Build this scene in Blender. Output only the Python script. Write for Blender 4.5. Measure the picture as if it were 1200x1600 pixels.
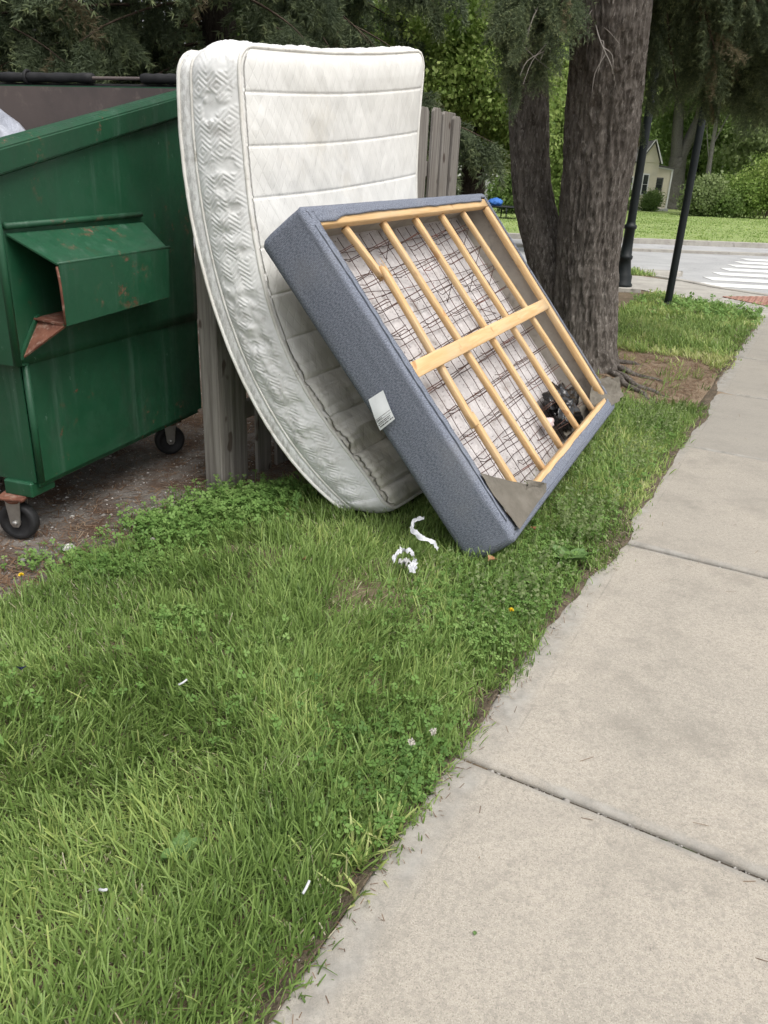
import bpy, bmesh, math, random
import numpy as np
from mathutils import Matrix, Vector

for o in list(bpy.data.objects):
    bpy.data.objects.remove(o)
scene = bpy.context.scene
COL = scene.collection
rng = np.random.default_rng(11)
random.seed(11)

# ------------------------------------------------------------------ camera
cd = bpy.data.cameras.new('camera')
cam = bpy.data.objects.new('camera', cd)
COL.objects.link(cam)
cd.sensor_fit = 'VERTICAL'
cd.sensor_height = 36.0
cd.lens = 27.0
cd.clip_start = 0.05
cd.clip_end = 600
cam.matrix_world = Matrix(((0.998806, -0.048850, -0.000000, 0), (0.019341, 0.395447, -0.918285, 0), (0.044858, 0.917189, 0.395920, 1.30), (0, 0, 0, 1))) 
scene.camera = cam

# ------------------------------------------------------------------ light
SUN_AZ, SUN_EL = math.radians(140), math.radians(62)      # clockwise from +Y
world = bpy.data.worlds.new('World')
scene.world = world
world.use_nodes = True
wn, wl = world.node_tree.nodes, world.node_tree.links
wn.clear()
sky = wn.new('ShaderNodeTexSky')
sky.sky_type = 'NISHITA'
sky.sun_disc = False
sky.sun_elevation = SUN_EL
sky.sun_rotation = SUN_AZ
sky.air_density = 1.0
sky.dust_density = 4.0
hs = wn.new('ShaderNodeHueSaturation')
hs.inputs['Saturation'].default_value = 0.16              # overcast: the sky is a pale even grey
bg = wn.new('ShaderNodeBackground')
bg.inputs['Strength'].default_value = 0.15
wo = wn.new('ShaderNodeOutputWorld')
wl.new(sky.outputs[0], hs.inputs['Color'])
wl.new(hs.outputs[0], bg.inputs['Color'])
wl.new(bg.outputs[0], wo.inputs['Surface'])
sl = bpy.data.lights.new('sun', 'SUN')
sl.energy = 1.5
sl.angle = math.radians(35)
sl.color = (1.0, 0.96, 0.9)
sun = bpy.data.objects.new('sun', sl)
COL.objects.link(sun)
sd = Vector((math.sin(SUN_AZ) * math.cos(SUN_EL), math.cos(SUN_AZ) * math.cos(SUN_EL), math.sin(SUN_EL)))
sun.rotation_euler = sd.to_track_quat('Z', 'Y').to_euler()
sun.location = (0, 0, 30)

scene.view_settings.view_transform = 'Standard'
scene.view_settings.look = 'None'
scene.view_settings.gamma = 1.0
scene.view_settings.use_curve_mapping = False
scene.view_settings.exposure = 0.45
scene.cycles.max_bounces = 5
scene.cycles.diffuse_bounces = 3
scene.cycles.glossy_bounces = 2
scene.cycles.transmission_bounces = 3
scene.cycles.use_adaptive_sampling = True
scene.cycles.adaptive_threshold = .025
scene.cycles.transparent_max_bounces = 8
scene.cycles.use_denoising = True

# ------------------------------------------------------------------ helpers
def vnoise(x, y, seed=0):
    x = np.asarray(x, float); y = np.asarray(y, float)
    xi = np.floor(x).astype(np.int64); yi = np.floor(y).astype(np.int64)
    fx = x - xi; fy = y - yi
    fx = fx * fx * (3 - 2 * fx); fy = fy * fy * (3 - 2 * fy)
    def hsh(a, b):
        n = (a * 374761393 + b * 668265263 + seed * 974634777) & 0x7fffffff
        n = ((n ^ (n >> 13)) * 1274126177) & 0x7fffffff
        n = (n ^ (n >> 16)) & 0xffff
        return n / 65535.0
    return (hsh(xi, yi) * (1 - fx) + hsh(xi + 1, yi) * fx) * (1 - fy) + (hsh(xi, yi + 1) * (1 - fx) + hsh(xi + 1, yi + 1) * fx) * fy

def fbm(x, y, seed=0, oct=4):
    s, a, t = 0, 1.0, 0
    for i in range(oct):
        s = s + a * vnoise(x * 2 ** i, y * 2 ** i, seed + i * 7); t += a; a *= .5
    return s / t

def sstep(a, b, x):
    t = np.clip((np.asarray(x, float) - a) / (b - a), 0, 1)
    return t * t * (3 - 2 * t)

def link(o, parent=None):
    COL.objects.link(o)
    if parent is not None:
        o.parent = parent
    return o

def tag(o, label=None, cat=None, group=None, kind=None):
    if label: o['label'] = label
    if cat: o['category'] = cat
    if group: o['group'] = group
    if kind: o['kind'] = kind
    return o

def thing(name, label, cat, loc=(0, 0, 0), rotz=0.0, group=None, matrix=None):
    o = bpy.data.objects.new(name, None)
    o.empty_display_size = .1
    COL.objects.link(o)
    if matrix is not None:
        o.matrix_world = matrix
    else:
        o.location = loc
        o.rotation_euler = (0, 0, rotz)
    return tag(o, label, cat, group)

def mesh_np(name, V, F, smooth=False, attrs=None, uv=None):
    """V (n,3) F (m,k) arrays; attrs {name: per-vertex floats}; uv per-vertex (n,2)"""
    V = np.ascontiguousarray(V, dtype=np.float32); F = np.ascontiguousarray(F, dtype=np.int32)
    me = bpy.data.meshes.new(name)
    k = F.shape[1]; m = F.shape[0]
    me.vertices.add(len(V)); me.vertices.foreach_set('co', V.ravel())
    me.loops.add(m * k); me.loops.foreach_set('vertex_index', F.ravel())
    me.polygons.add(m)
    me.polygons.foreach_set('loop_start', np.arange(0, m * k, k, dtype=np.int32))
    me.polygons.foreach_set('loop_total', np.full(m, k, dtype=np.int32))
    if smooth:
        me.polygons.foreach_set('use_smooth', np.ones(m, dtype=bool))
    me.update(calc_edges=True)
    for an, av in (attrs or {}).items():
        a = me.attributes.new(an, 'FLOAT', 'POINT')
        a.data.foreach_set('value', np.ascontiguousarray(av, dtype=np.float32))
    if uv is not None:
        ul = me.uv_layers.new(name='UVMap')
        ul.data.foreach_set('uv', np.ascontiguousarray(np.asarray(uv, np.float32)[F.ravel()]).ravel())
    return me

def add(name, me, mat, parent=None, smooth=None, loc=None):
    o = bpy.data.objects.new(name, me)
    if mat is not None and not me.materials:
        me.materials.append(mat)
    link(o, parent)
    if loc is not None:
        o.location = loc
    if smooth:
        me.polygons.foreach_set('use_smooth', np.ones(len(me.polygons), dtype=bool))
    return o

def np_obj(name, V, F, mat, parent=None, smooth=False, attrs=None, uv=None):
    return add(name, mesh_np(name, V, F, smooth, attrs, uv), mat, parent)

def bm_mesh(name, bm, smooth=False):
    me = bpy.data.meshes.new(name)
    bm.normal_update(); bm.to_mesh(me); bm.free()
    if smooth:
        me.polygons.foreach_set('use_smooth', np.ones(len(me.polygons), dtype=bool))
    return me

def bm_obj(name, bm, mat, parent=None, smooth=False):
    return add(name, bm_mesh(name, bm, smooth), mat, parent)

def bm_box(bm, c, s, bevel=0.0, rot=None, seg=1):
    r = bmesh.ops.create_cube(bm, size=1.0)
    vs = r['verts']
    for v in vs:
        v.co = Vector((v.co.x * s[0], v.co.y * s[1], v.co.z * s[2]))
    if bevel > 0:
        es = list({e for v in vs for e in v.link_edges})
        r2 = bmesh.ops.bevel(bm, geom=es, offset=bevel, segments=seg, affect='EDGES', profile=.5)
        vs = list({v for f in r2['faces'] for v in f.verts} | {v for v in vs if v.is_valid})
    Mx = Matrix.Translation(Vector(c))
    if rot is not None:
        Mx = Mx @ rot
    for v in vs:
        v.co = Mx @ v.co
    return vs

def box(name, c, s, mat, parent=None, bevel=.003, rot=None, seg=1):
    bm = bmesh.new(); bm_box(bm, c, s, bevel, rot, seg)
    return bm_obj(name, bm, mat, parent)

def bm_plate(bm, pts, th, nrm=None):
    """polygon extruded by th along its normal"""
    pts = [Vector(p) for p in pts]
    if nrm is None:
        nrm = (pts[1] - pts[0]).cross(pts[2] - pts[0]).normalized()
    nrm = Vector(nrm)
    a = [bm.verts.new(p) for p in pts]
    b = [bm.verts.new(p - nrm * th) for p in pts]
    bm.faces.new(a); bm.faces.new(b[::-1])
    n = len(pts)
    for i in range(n):
        bm.faces.new((a[i], b[i], b[(i + 1) % n], a[(i + 1) % n]))

def plate(name, pts, th, mat, parent=None, bevel=0, nrm=None):
    bm = bmesh.new(); bm_plate(bm, pts, th, nrm)
    bmesh.ops.recalc_face_normals(bm, faces=bm.faces)
    if bevel:
        bmesh.ops.bevel(bm, geom=bm.edges[:], offset=bevel, segments=1, affect='EDGES')
    return bm_obj(name, bm, mat, parent)

def tube_np(path, rad, k=6, closed=False, cap=True):
    P = np.asarray(path, float); n = len(P)
    R = np.broadcast_to(np.asarray(rad, float), (n,))
    T = np.roll(P, -1, 0) - np.roll(P, 1, 0) if closed else np.gradient(P, axis=0)
    T /= np.linalg.norm(T, axis=1)[:, None] + 1e-12
    ref = np.array([0, 0, 1.]) if abs(T[0] @ [0, 0, 1.]) < .9 else np.array([1., 0, 0])
    U = np.zeros_like(P)
    u = ref - T[0] * (ref @ T[0]); u /= np.linalg.norm(u)
    for i in range(n):
        u = u - T[i] * (u @ T[i]); u /= np.linalg.norm(u) + 1e-12
        U[i] = u
    W = np.cross(T, U)
    a = np.linspace(0, 2 * np.pi, k, endpoint=False)
    V = P[:, None] + R[:, None, None] * (np.cos(a)[None, :, None] * U[:, None] + np.sin(a)[None, :, None] * W[:, None])
    V = V.reshape(-1, 3)
    m = n if closed else n - 1
    i, j = np.meshgrid(np.arange(m), np.arange(k), indexing='ij')
    i2 = (i + 1) % n
    F = np.stack([i * k + j, i * k + (j + 1) % k, i2 * k + (j + 1) % k, i2 * k + j], -1).reshape(-1, 4)
    if cap and not closed:
        V = np.vstack([V, P[0], P[-1]])
        c0, c1 = n * k, n * k + 1
        j = np.arange(k)
        f0 = np.stack([np.full(k, c0), (j + 1) % k, j, j], -1)
        f1 = np.stack([np.full(k, c1), (n - 1) * k + j, (n - 1) * k + (j + 1) % k, (n - 1) * k + (j + 1) % k], -1)
        # quads with a repeated vertex are not valid: use two-vertex fans merged with the next vertex
        if k % 2 == 0:
            j = np.arange(0, k, 2)
            f0 = np.stack([np.full(len(j), c0), (j + 2) % k, (j + 1) % k, j], -1)
            b = (n - 1) * k
            f1 = np.stack([np.full(len(j), c1), b + j, b + (j + 1) % k, b + (j + 2) % k], -1)
            F = np.vstack([F, f0, f1])
    return V, F

def join_np(parts):
    Vs, Fs, o = [], [], 0
    for V, F in parts:
        Vs.append(V); Fs.append(F + o); o += len(V)
    return np.vstack(Vs), np.vstack(Fs)

def tube(name, path, rad, mat, parent=None, k=8, closed=False):
    V, F = tube_np(path, rad, k, closed)
    return np_obj(name, V, F, mat, parent, True)

def lathe_np(prof, k=16):
    """prof [(r,z)] around z"""
    pr = np.asarray(prof, float); n = len(pr)
    a = np.linspace(0, 2 * np.pi, k, endpoint=False)
    V = np.stack([pr[:, 0:1] * np.cos(a), pr[:, 0:1] * np.sin(a), np.repeat(pr[:, 1:2], k, 1)], -1).reshape(-1, 3)
    i, j = np.meshgrid(np.arange(n - 1), np.arange(k), indexing='ij')
    F = np.stack([i * k + j, i * k + (j + 1) % k, (i + 1) * k + (j + 1) % k, (i + 1) * k + j], -1).reshape(-1, 4)
    return V, F

def smooth_path(pts, n=24):
    """Catmull-Rom through 3-D points"""
    P = np.asarray(pts, float)
    if len(P) < 3:
        t = np.linspace(0, 1, n)[:, None]; return P[0] * (1 - t) + P[-1] * t
    Q = np.vstack([2 * P[0] - P[1], P, 2 * P[-1] - P[-2]])
    out = []
    ts = np.linspace(0, len(P) - 1 - 1e-9, n)
    for t in ts:
        i = int(t); f = t - i
        a, b, c, d = Q[i:i + 4]
        out.append(.5 * (2 * b + (c - a) * f + (2 * a - 5 * b + 4 * c - d) * f * f + (3 * b - a - 3 * c + d) * f ** 3))
    return np.array(out)

def grid_faces(nu, nv):
    i, j = np.meshgrid(np.arange(nu - 1), np.arange(nv - 1), indexing='ij')
    return np.stack([i * nv + j, (i + 1) * nv + j, (i + 1) * nv + j + 1, i * nv + j + 1], -1).reshape(-1, 4)

# ------------------------------------------------------------------ materials
class NB:
    def __init__(s, name):
        s.m = bpy.data.materials.new(name); s.m.use_nodes = True
        s.t = s.m.node_tree; s.t.nodes.clear()
        s.out = s.n('ShaderNodeOutputMaterial')
    def n(s, typ, **kw):
        nd = s.t.nodes.new(typ)
        for k, v in kw.items(): setattr(nd, k, v)
        return nd
    def l(s, a, b): s.t.links.new(a, b)
    def coord(s, kind, stretch=(1, 1, 1), rot=(0, 0, 0)):
        if kind == 'World':
            c = s.n('ShaderNodeNewGeometry').outputs['Position']
        else:
            c = s.n('ShaderNodeTexCoord').outputs[kind]
        mp = s.n('ShaderNodeMapping')
        mp.inputs['Scale'].default_value = stretch
        mp.inputs['Rotation'].default_value = rot
        s.l(c, mp.inputs['Vector'])
        return mp.outputs[0]
    def noise(s, vec, scale, detail=5, rough=.6, dist=0):
        t = s.n('ShaderNodeTexNoise')
        t.inputs['Scale'].default_value = scale; t.inputs['Detail'].default_value = detail
        t.inputs['Roughness'].default_value = rough; t.inputs['Distortion'].default_value = dist
        s.l(vec, t.inputs['Vector'])
        return t.outputs['Fac']
    def ramp(s, fac, lo, hi, a=0.0, b=1.0):
        r = s.n('ShaderNodeMapRange'); r.clamp = True; r.interpolation_type = 'SMOOTHSTEP'
        r.inputs['From Min'].default_value = lo; r.inputs['From Max'].default_value = hi
        r.inputs['To Min'].default_value = a; r.inputs['To Max'].default_value = b
        s.l(fac, r.inputs['Value'])
        return r.outputs[0]
    def mix(s, fac, c1, c2):
        m = s.n('ShaderNodeMix', data_type='RGBA')
        for i, c in ((6, c1), (7, c2)):
            if isinstance(c, (tuple, list)): m.inputs[i].default_value = (*c, 1)
            else: s.l(c, m.inputs[i])
        if isinstance(fac, (int, float)): m.inputs[0].default_value = fac
        else: s.l(fac, m.inputs[0])
        return m.outputs[2]
    def math(s, op, a, b=None):
        m = s.n('ShaderNodeMath', operation=op)
        for i, c in ((0, a), (1, b)):
            if c is None: continue
            if isinstance(c, (int, float)): m.inputs[i].default_value = c
            else: s.l(c, m.inputs[i])
        return m.outputs[0]
    def attr(s, name):
        return s.n('ShaderNodeAttribute', attribute_name=name).outputs['Fac']
    def bump(s, h, strength=.3, dist=.01, prev=None):
        b = s.n('ShaderNodeBump')
        b.inputs['Strength'].default_value = strength; b.inputs['Distance'].default_value = dist
        s.l(h, b.inputs['Height'])
        if prev is not None: s.l(prev, b.inputs['Normal'])
        return b.outputs[0]
    def finish(s, col, rough=.8, metal=0, normal=None, spec=.3):
        p = s.n('ShaderNodeBsdfPrincipled')
        if isinstance(col, (tuple, list)): p.inputs['Base Color'].default_value = (*col, 1)
        else: s.l(col, p.inputs['Base Color'])
        if isinstance(rough, (int, float)): p.inputs['Roughness'].default_value = rough
        else: s.l(rough, p.inputs['Roughness'])
        p.inputs['Metallic'].default_value = metal
        p.inputs['Specular IOR Level'].default_value = spec
        if normal is not None: s.l(normal, p.inputs['Normal'])
        s.l(p.outputs[0], s.out.inputs['Surface'])
        return s.m

def gmat(name, c1, c2, scale=6, overlays=(), bumps=(), rough=.8, metal=0, spec=.3, coord='Object', stretch=(1, 1, 1), lo=.35, hi=.65):
    b = NB(name)
    v = b.coord(coord, stretch)
    col = b.mix(b.ramp(b.noise(v, scale), lo, hi), c1, c2)
    for ov in overlays:
        c, sc, l, h = ov[:4]
        vv = b.coord(coord, ov[4]) if len(ov) > 4 else v
        col = b.mix(b.ramp(b.noise(vv, sc, 6, .65), l, h), col, c)
    nrm = None
    for bp in bumps:
        sc, st, di = bp[:3]
        vv = b.coord(coord, bp[3]) if len(bp) > 3 else v
        nrm = b.bump(b.noise(vv, sc), st, di, nrm)
    return b.finish(col, rough, metal, nrm, spec)

def leafmat(name, ramp, transl=.35, rough=.55):
    """colour by the per-leaf attribute 'tone' (0..1)"""
    b = NB(name)
    r = b.n('ShaderNodeValToRGB')
    b.l(b.attr('tone'), r.inputs[0])
    els = r.color_ramp.elements
    while len(els) < len(ramp): els.new(.5)
    for e, (p, c) in zip(els, ramp):
        e.position = p; e.color = (*c, 1)
    p = b.n('ShaderNodeBsdfPrincipled')
    b.l(r.outputs[0], p.inputs['Base Color']); p.inputs['Roughness'].default_value = rough
    p.inputs['Specular IOR Level'].default_value = .25
    t = b.n('ShaderNodeBsdfTranslucent'); b.l(r.outputs[0], t.inputs['Color'])
    mx = b.n('ShaderNodeMixShader'); mx.inputs[0].default_value = transl
    b.l(p.outputs[0], mx.inputs[1]); b.l(t.outputs[0], mx.inputs[2])
    b.l(mx.outputs[0], b.out.inputs['Surface'])
    return b.m

M = {}
# concrete: sandy speckle, smoother greyer trowelled margin, stains
def concrete():
    b = NB('concrete')
    v = b.coord('World')
    base = b.mix(b.ramp(b.noise(v, 1.3, 4), .35, .65), (.425, .382, .322), (.365, .332, .283))
    base = b.mix(b.ramp(b.noise(v, 360, 4, .7), .46, .64, 0, .7), base, (.545, .50, .43))
    base = b.mix(b.ramp(b.noise(v, 280, 5, .75), .52, .63, 0, .75), base, (.185, .165, .138))
    base = b.mix(b.ramp(b.noise(v, 1.9, 8, .78), .46, .70, 0, .6), base, (.20, .185, .16))
    base = b.mix(b.ramp(b.noise(v, 38, 5, .75), .645, .72, 0, .75), base, (.15, .138, .118))
    base = b.mix(b.ramp(b.noise(b.coord('World', (1, 2.2, 1), (0, 0, .5)), .9, 6, .7), .5, .7, 0, .4), base, (.235, .22, .195))
    base = b.mix(b.ramp(b.noise(v, 95, 5, .7), .46, .62, 0, .5), base, (.27, .25, .215))
    base = b.mix(b.ramp(b.noise(v, 11, 6, .75), .56, .70, 0, .45), base, (.22, .205, .18))
    base = b.mix(b.attr('age'), base, (.25, .238, .215))
    ed = b.attr('edge')
    wob = b.math('ADD', ed, b.math('MULTIPLY', b.noise(v, 9, 3), .05))
    band = b.ramp(wob, .085, .14, 1, 0)
    eg = b.mix(b.ramp(b.noise(v, 14, 5, .7), .35, .7), (.36, .345, .315), (.22, .21, .19))
    base = b.mix(b.math('MULTIPLY', band, b.ramp(b.noise(v, 5, 5, .7), .35, .65, .25, .9)), base, eg)
    ln = b.ramp(b.math('ABSOLUTE', b.math('SUBTRACT', ed, .105)), .0, .004, .4, 0)
    ln = b.math('MULTIPLY', ln, b.ramp(b.noise(v, 6, 4), .42, .6))
    base = b.mix(ln, base, (.17, .16, .14))
    n = b.bump(b.noise(v, 420, 3, .6), .3, .003)
    n = b.bump(b.noise(v, 25, 4, .6), .15, .01, n)
    return b.finish(base, .9, 0, n, .2)
M['concrete'] = concrete()
M['kerb'] = gmat('kerb_concrete', (.42, .40, .36), (.33, .31, .28), 3, [((.2, .19, .17), 8, .55, .75)], [(60, .3, .01)], .9, coord='World')
M['asphalt'] = gmat('asphalt', (.40, .40, .40), (.33, .33, .335), 1.2, [((.46, .46, .45), 25, .5, .7), ((.23, .23, .23), 3, .6, .75)], [(80, .3, .01)], .9, coord='World')
M['paint_white'] = gmat('road_paint', (.80, .80, .78), (.68, .68, .66), 5, [((.42, .42, .42), 14, .58, .72)], (), .8, coord='World')
M['tactile'] = gmat('tactile_red', (.33, .165, .125), (.40, .24, .19), 6, (), (), .85, coord='World')
M['soil'] = gmat('soil', (.115, .085, .055), (.175, .135, .09), 4, [((.05, .06, .025), 2.2, .5, .7), ((.27, .21, .14), 35, .58, .72)], [(60, .6, .02), (14, .4, .03)], .95, coord='World')
M['edgesoil'] = gmat('edge_soil', (.10, .078, .054), (.16, .125, .088), 14, [((.26, .215, .16), 60, .56, .68), ((.05, .04, .03), 30, .55, .7)], [(90, .8, .02), (24, .6, .03)], .95, coord='World')
M['jointdirt'] = gmat('joint_dirt', (.05, .04, .03), (.09, .075, .058), 20, [((.05, .07, .025), 6, .55, .65)], [(90, .6, .01)], .95, coord='World')
M['baredirt'] = gmat('bare_dirt', (.20, .145, .095), (.27, .205, .14), 3, [((.33, .26, .19), 40, .55, .7), ((.12, .09, .06), 18, .58, .74)], [(70, .6, .02), (12, .5, .03)], .95, coord='World')
M['gravelpad'] = gmat('gravel_pad', (.15, .135, .12), (.22, .20, .18), 3, [((.09, .058, .040), 2.6, .42, .60), ((.42, .40, .37), 120, .60, .70), ((.07, .055, .045), 45, .58, .7)], [(120, .7, .012), (25, .5, .02)], .95, coord='World')
M['farlawn'] = gmat('far_lawn', (.225, .295, .095), (.27, .335, .125), .7, [((.32, .37, .16), 9, .5, .75, (1, .35, 1)), ((.12, .175, .05), 22, .55, .75)], [(30, .6, .05)], .95, coord='World')
# dumpster paint
def paint():
    b = NB('green_paint')
    v = b.coord('Object')
    vs = b.coord('Object', (14, 14, .8))
    col = b.mix(b.ramp(b.noise(v, 2.2, 4), .35, .65), (.0085, .058, .026), (.012, .074, .034))
    col = b.mix(b.ramp(b.noise(vs, 1.0, 5, .65), .54, .80, 0, .6), col, (.09, .15, .115))     # washed streaks
    col = b.mix(b.ramp(b.noise(b.coord('Object', (1, 1, .45)), 40, 7, .8), .635, .685, 0, .8), col, (.16, .25, .20))           # chips and scuffs
    grime = b.ramp(b.noise(b.coord('Object', (1, 1, .5)), 3.1, 7, .75), .48, .72, 0, .55)
    col = b.mix(grime, col, (.030, .050, .034))
    rustm = b.math('MULTIPLY', b.ramp(b.noise(v, 2.4, 2), .525, .64), b.ramp(b.noise(v, 17, 7, .75), .56, .63))
    rc = b.mix(b.ramp(b.noise(v, 40), .4, .6), (.14, .045, .022), (.20, .10, .07))
    col = b.mix(rustm, col, rc)
    r = b.ramp(b.noise(v, 7, 6, .7), .3, .7, .36, .70)
    n = b.bump(b.noise(v, 3.0, 2), .12, .03)
    n = b.bump(b.noise(v, 60, 4), .06, .005, n)
    return b.finish(col, r, 0, n, .45)
M['green'] = paint()
M['rust'] = gmat('rusty_steel', (.20, .085, .055), (.11, .042, .028), 14, [((.27, .17, .13), 26, .5, .65), ((.02, .09, .045), 9, .58, .64)], [(60, .5, .006)], .9)
M['greyinside'] = gmat('worn_inner_steel', (.115, .092, .085), (.085, .07, .067), 3, [((.16, .13, .115), 10, .55, .75), ((.02, .09, .05), 1.1, .60, .8)], [(30, .15, .006)], .7)
M['blackplastic'] = gmat('black_rubber', (.013, .013, .014), (.024, .024, .025), 12, [((.07, .065, .06), 20, .6, .78)], [(40, .2, .005)], .6)
M['steel'] = gmat('zinc_steel', (.42, .41, .39), (.33, .32, .30), 20, [((.2, .14, .1), 18, .6, .75)], (), .42, .85)
M['blackmetal'] = gmat('black_enamel', (.006, .009, .010), (.010, .014, .015), 4, (), [(20, .05, .004)], .5, spec=.3)
# mattress fabrics
def ticking():
    b = NB('mattress_ticking')
    uv = b.coord('UV')
    v = b.coord('Object')
    sep = b.n('ShaderNodeSeparateXYZ'); b.l(uv, sep.inputs[0])
    x, y = sep.outputs[0], sep.outputs[1]
    def stripes(sx, sy, p):
        q = b.math('ADD', b.math('MULTIPLY', x, sx), b.math('MULTIPLY', y, sy))
        return b.math('ABSOLUTE', b.math('SINE', b.math('MULTIPLY', q, math.pi / p)))
    d = b.math('MINIMUM', stripes(1, .62, .048), stripes(1, -.62, .048))
    h = b.ramp(d, 0, .30)
    col = b.mix(b.ramp(b.noise(v, 1.6, 4), .35, .7), (.735, .728, .70), (.68, .67, .635))
    col = b.mix(b.ramp(d, .0, .16, .22, 0), col, (.60, .595, .56))
    low = b.ramp(y, .95, .25)
    col = b.mix(b.math('MULTIPLY', low, b.ramp(b.noise(v, 3.2, 5), .30, .62, .15, .6)), col, (.56, .51, .40))     # grubby, yellowed lower half
    col = b.mix(b.ramp(b.noise(v, 2.3, 6, .7), .56, .70, 0, .22), col, (.50, .44, .33))
    col = b.mix(b.ramp(b.noise(v, 30, 5, .75), .68, .75, 0, .8), col, (.20, .18, .15))
    n = b.bump(h, .2, .006)
    wv = b.coord('UV', (1, .42, 1), (0, 0, math.radians(28)))
    n = b.bump(b.noise(wv, 10, 2, .5, .3), .42, .035, n)
    n = b.bump(b.noise(uv, 420, 2), .12, .002, n)
    return b.finish(col, .85, 0, n, .2)
M['ticking'] = ticking()
def bordermat():
    b = NB('mattress_border')
    v = b.coord('Object')
    uv = b.coord('UV')
    sep = b.n('ShaderNodeSeparateXYZ'); b.l(uv, sep.inputs[0])
    col = b.mix(b.ramp(b.noise(v, 3, 4), .35, .65), (.78, .785, .775), (.70, .70, .685))
    g = b.math('MULTIPLY', b.ramp(sep.outputs[0], .165, .225), b.ramp(b.noise(b.coord('Object', (1, 1, .4)), 62, 6, .75), .42, .60, 0, .6))
    col = b.mix(g, col, (.34, .33, .32))                       # scuffed dirt along the far band
    col = b.mix(b.ramp(b.noise(v, 13, 7, .8), .50, .66, 0, .5), col, (.44, .425, .40))
    col = b.mix(b.ramp(b.noise(v, 60, 4, .7), .705, .74, 0, .85), col, (.09, .07, .05))
    n = b.bump(b.noise(v, 300, 2), .1, .002)
    return b.finish(col, .7, 0, n, .3)
M['border'] = bordermat()
M['piping'] = gmat('mattress_piping', (.78, .77, .73), (.68, .66, .61), 9, [((.35, .32, .27), 13, .57, .72)], [(200, .2, .002)], .8)
def tweed():
    b = NB('blue_grey_tweed')
    uv = b.coord('UV')
    v = b.coord('Object')
    col = b.mix(b.ramp(b.noise(b.coord('UV', (240, 95, 1)), 1, 4, .7), .35, .64), (.115, .130, .165), (.255, .275, .328))
    col = b.mix(b.ramp(b.noise(b.coord('UV', (150, 340, 1)), 1, 3), .50, .68, 0, .5), col, (.065, .074, .10))
    col = b.mix(b.ramp(b.noise(v, 4, 4), .5, .75, 0, .35), col, (.25, .255, .27))
    w = b.n('ShaderNodeTexWave'); w.inputs['Scale'].default_value = 62; w.inputs['Distortion'].default_value = 1.5
    b.l(b.coord('UV', (1, 1.0, 1), (0, 0, math.radians(75))), w.inputs['Vector'])
    n = b.bump(w.outputs['Fac'], .25, .003)
    n = b.bump(b.noise(uv, 240, 3), .2, .003, n)
    n = b.bump(b.noise(v, 7, 3), .12, .02, n)
    return b.finish(col, .95, 0, n, .1)
M['tweed'] = tweed()
def pine():
    b = NB('pine_wood')
    oi = b.n('ShaderNodeObjectInfo')
    add_ = b.n('ShaderNodeVectorMath', operation='ADD')
    b.l(b.coord('Object', (1, 1, 1)), add_.inputs[0]); 
    cmb = b.n('ShaderNodeCombineXYZ'); b.l(b.math('MULTIPLY', oi.outputs['Random'], 9), cmb.inputs[0]); b.l(b.math('MULTIPLY', oi.outputs['Random'], 5), cmb.inputs[1])
    b.l(cmb.outputs[0], add_.inputs[1])
    mp = b.n('ShaderNodeMapping'); mp.inputs['Scale'].default_value = (40, 3, 40); b.l(add_.outputs[0], mp.inputs['Vector'])
    g = b.noise(mp.outputs[0], 1.4, 4, .6, .6)
    col = b.mix(b.ramp(g, .3, .7), (.58, .365, .17), (.69, .485, .265))
    col = b.mix(b.ramp(b.noise(add_.outputs[0], 11, 2), .64, .74, 0, .8), col, (.40, .20, .085))       # knots and bark marks
    col = b.mix(b.ramp(b.noise(add_.outputs[0], 3, 3), .45, .7, 0, .4), col, (.55, .43, .29))
    n = b.bump(g, .25, .004)
    return b.finish(col, .75, 0, n, .25)
M['pine'] = pine()
M['felt'] = gmat('grey_felt_pad', (.56, .53, .525), (.48, .455, .45), 4, [((.60, .58, .575), 34, .5, .7), ((.14, .12, .12), 42, .60, .65, (1, 2.2, 1)), ((.30, .27, .25), 7, .54, .72)], [(60, .5, .008), (9, .5, .03)], .95)
M['lining'] = gmat('beige_lining', (.40, .37, .32), (.33, .305, .27), 5, [((.20, .185, .165), 6, .55, .72)], [(16, .5, .02)], .95)
M['dustcover'] = gmat('grey_dust_cover', (.135, .122, .10), (.175, .158, .132), 9, [((.10, .09, .075), 5, .5, .7)], [(300, .3, .002), (9, .5, .03)], .95)
M['wire'] = gmat('rusty_wire', (.060, .040, .034), (.115, .058, .045), 9, [((.20, .075, .055), 5, .56, .66)], (), .6, .3)
M['tagwhite'] = gmat('tag_paper', (.80, .82, .83), (.74, .76, .77), 20, (), (), .7)
M['ink'] = gmat('tag_ink', (.045, .045, .05), (.06, .06, .065), 20, (), (), .8)
M['blackbag'] = gmat('black_bin_liner', (.009, .009, .010), (.014, .014, .015), 8, (), [(30, .4, .01)], .22, spec=.6)
M['greybag'] = gmat('grey_plastic_bag', (.36, .38, .44), (.48, .50, .56), 5, (), [(14, .5, .03)], .32, spec=.5)
M['paper'] = gmat('torn_white_paper', (.62, .63, .65), (.50, .51, .54), 30, (), [(50, .4, .004)], .8)
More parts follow.
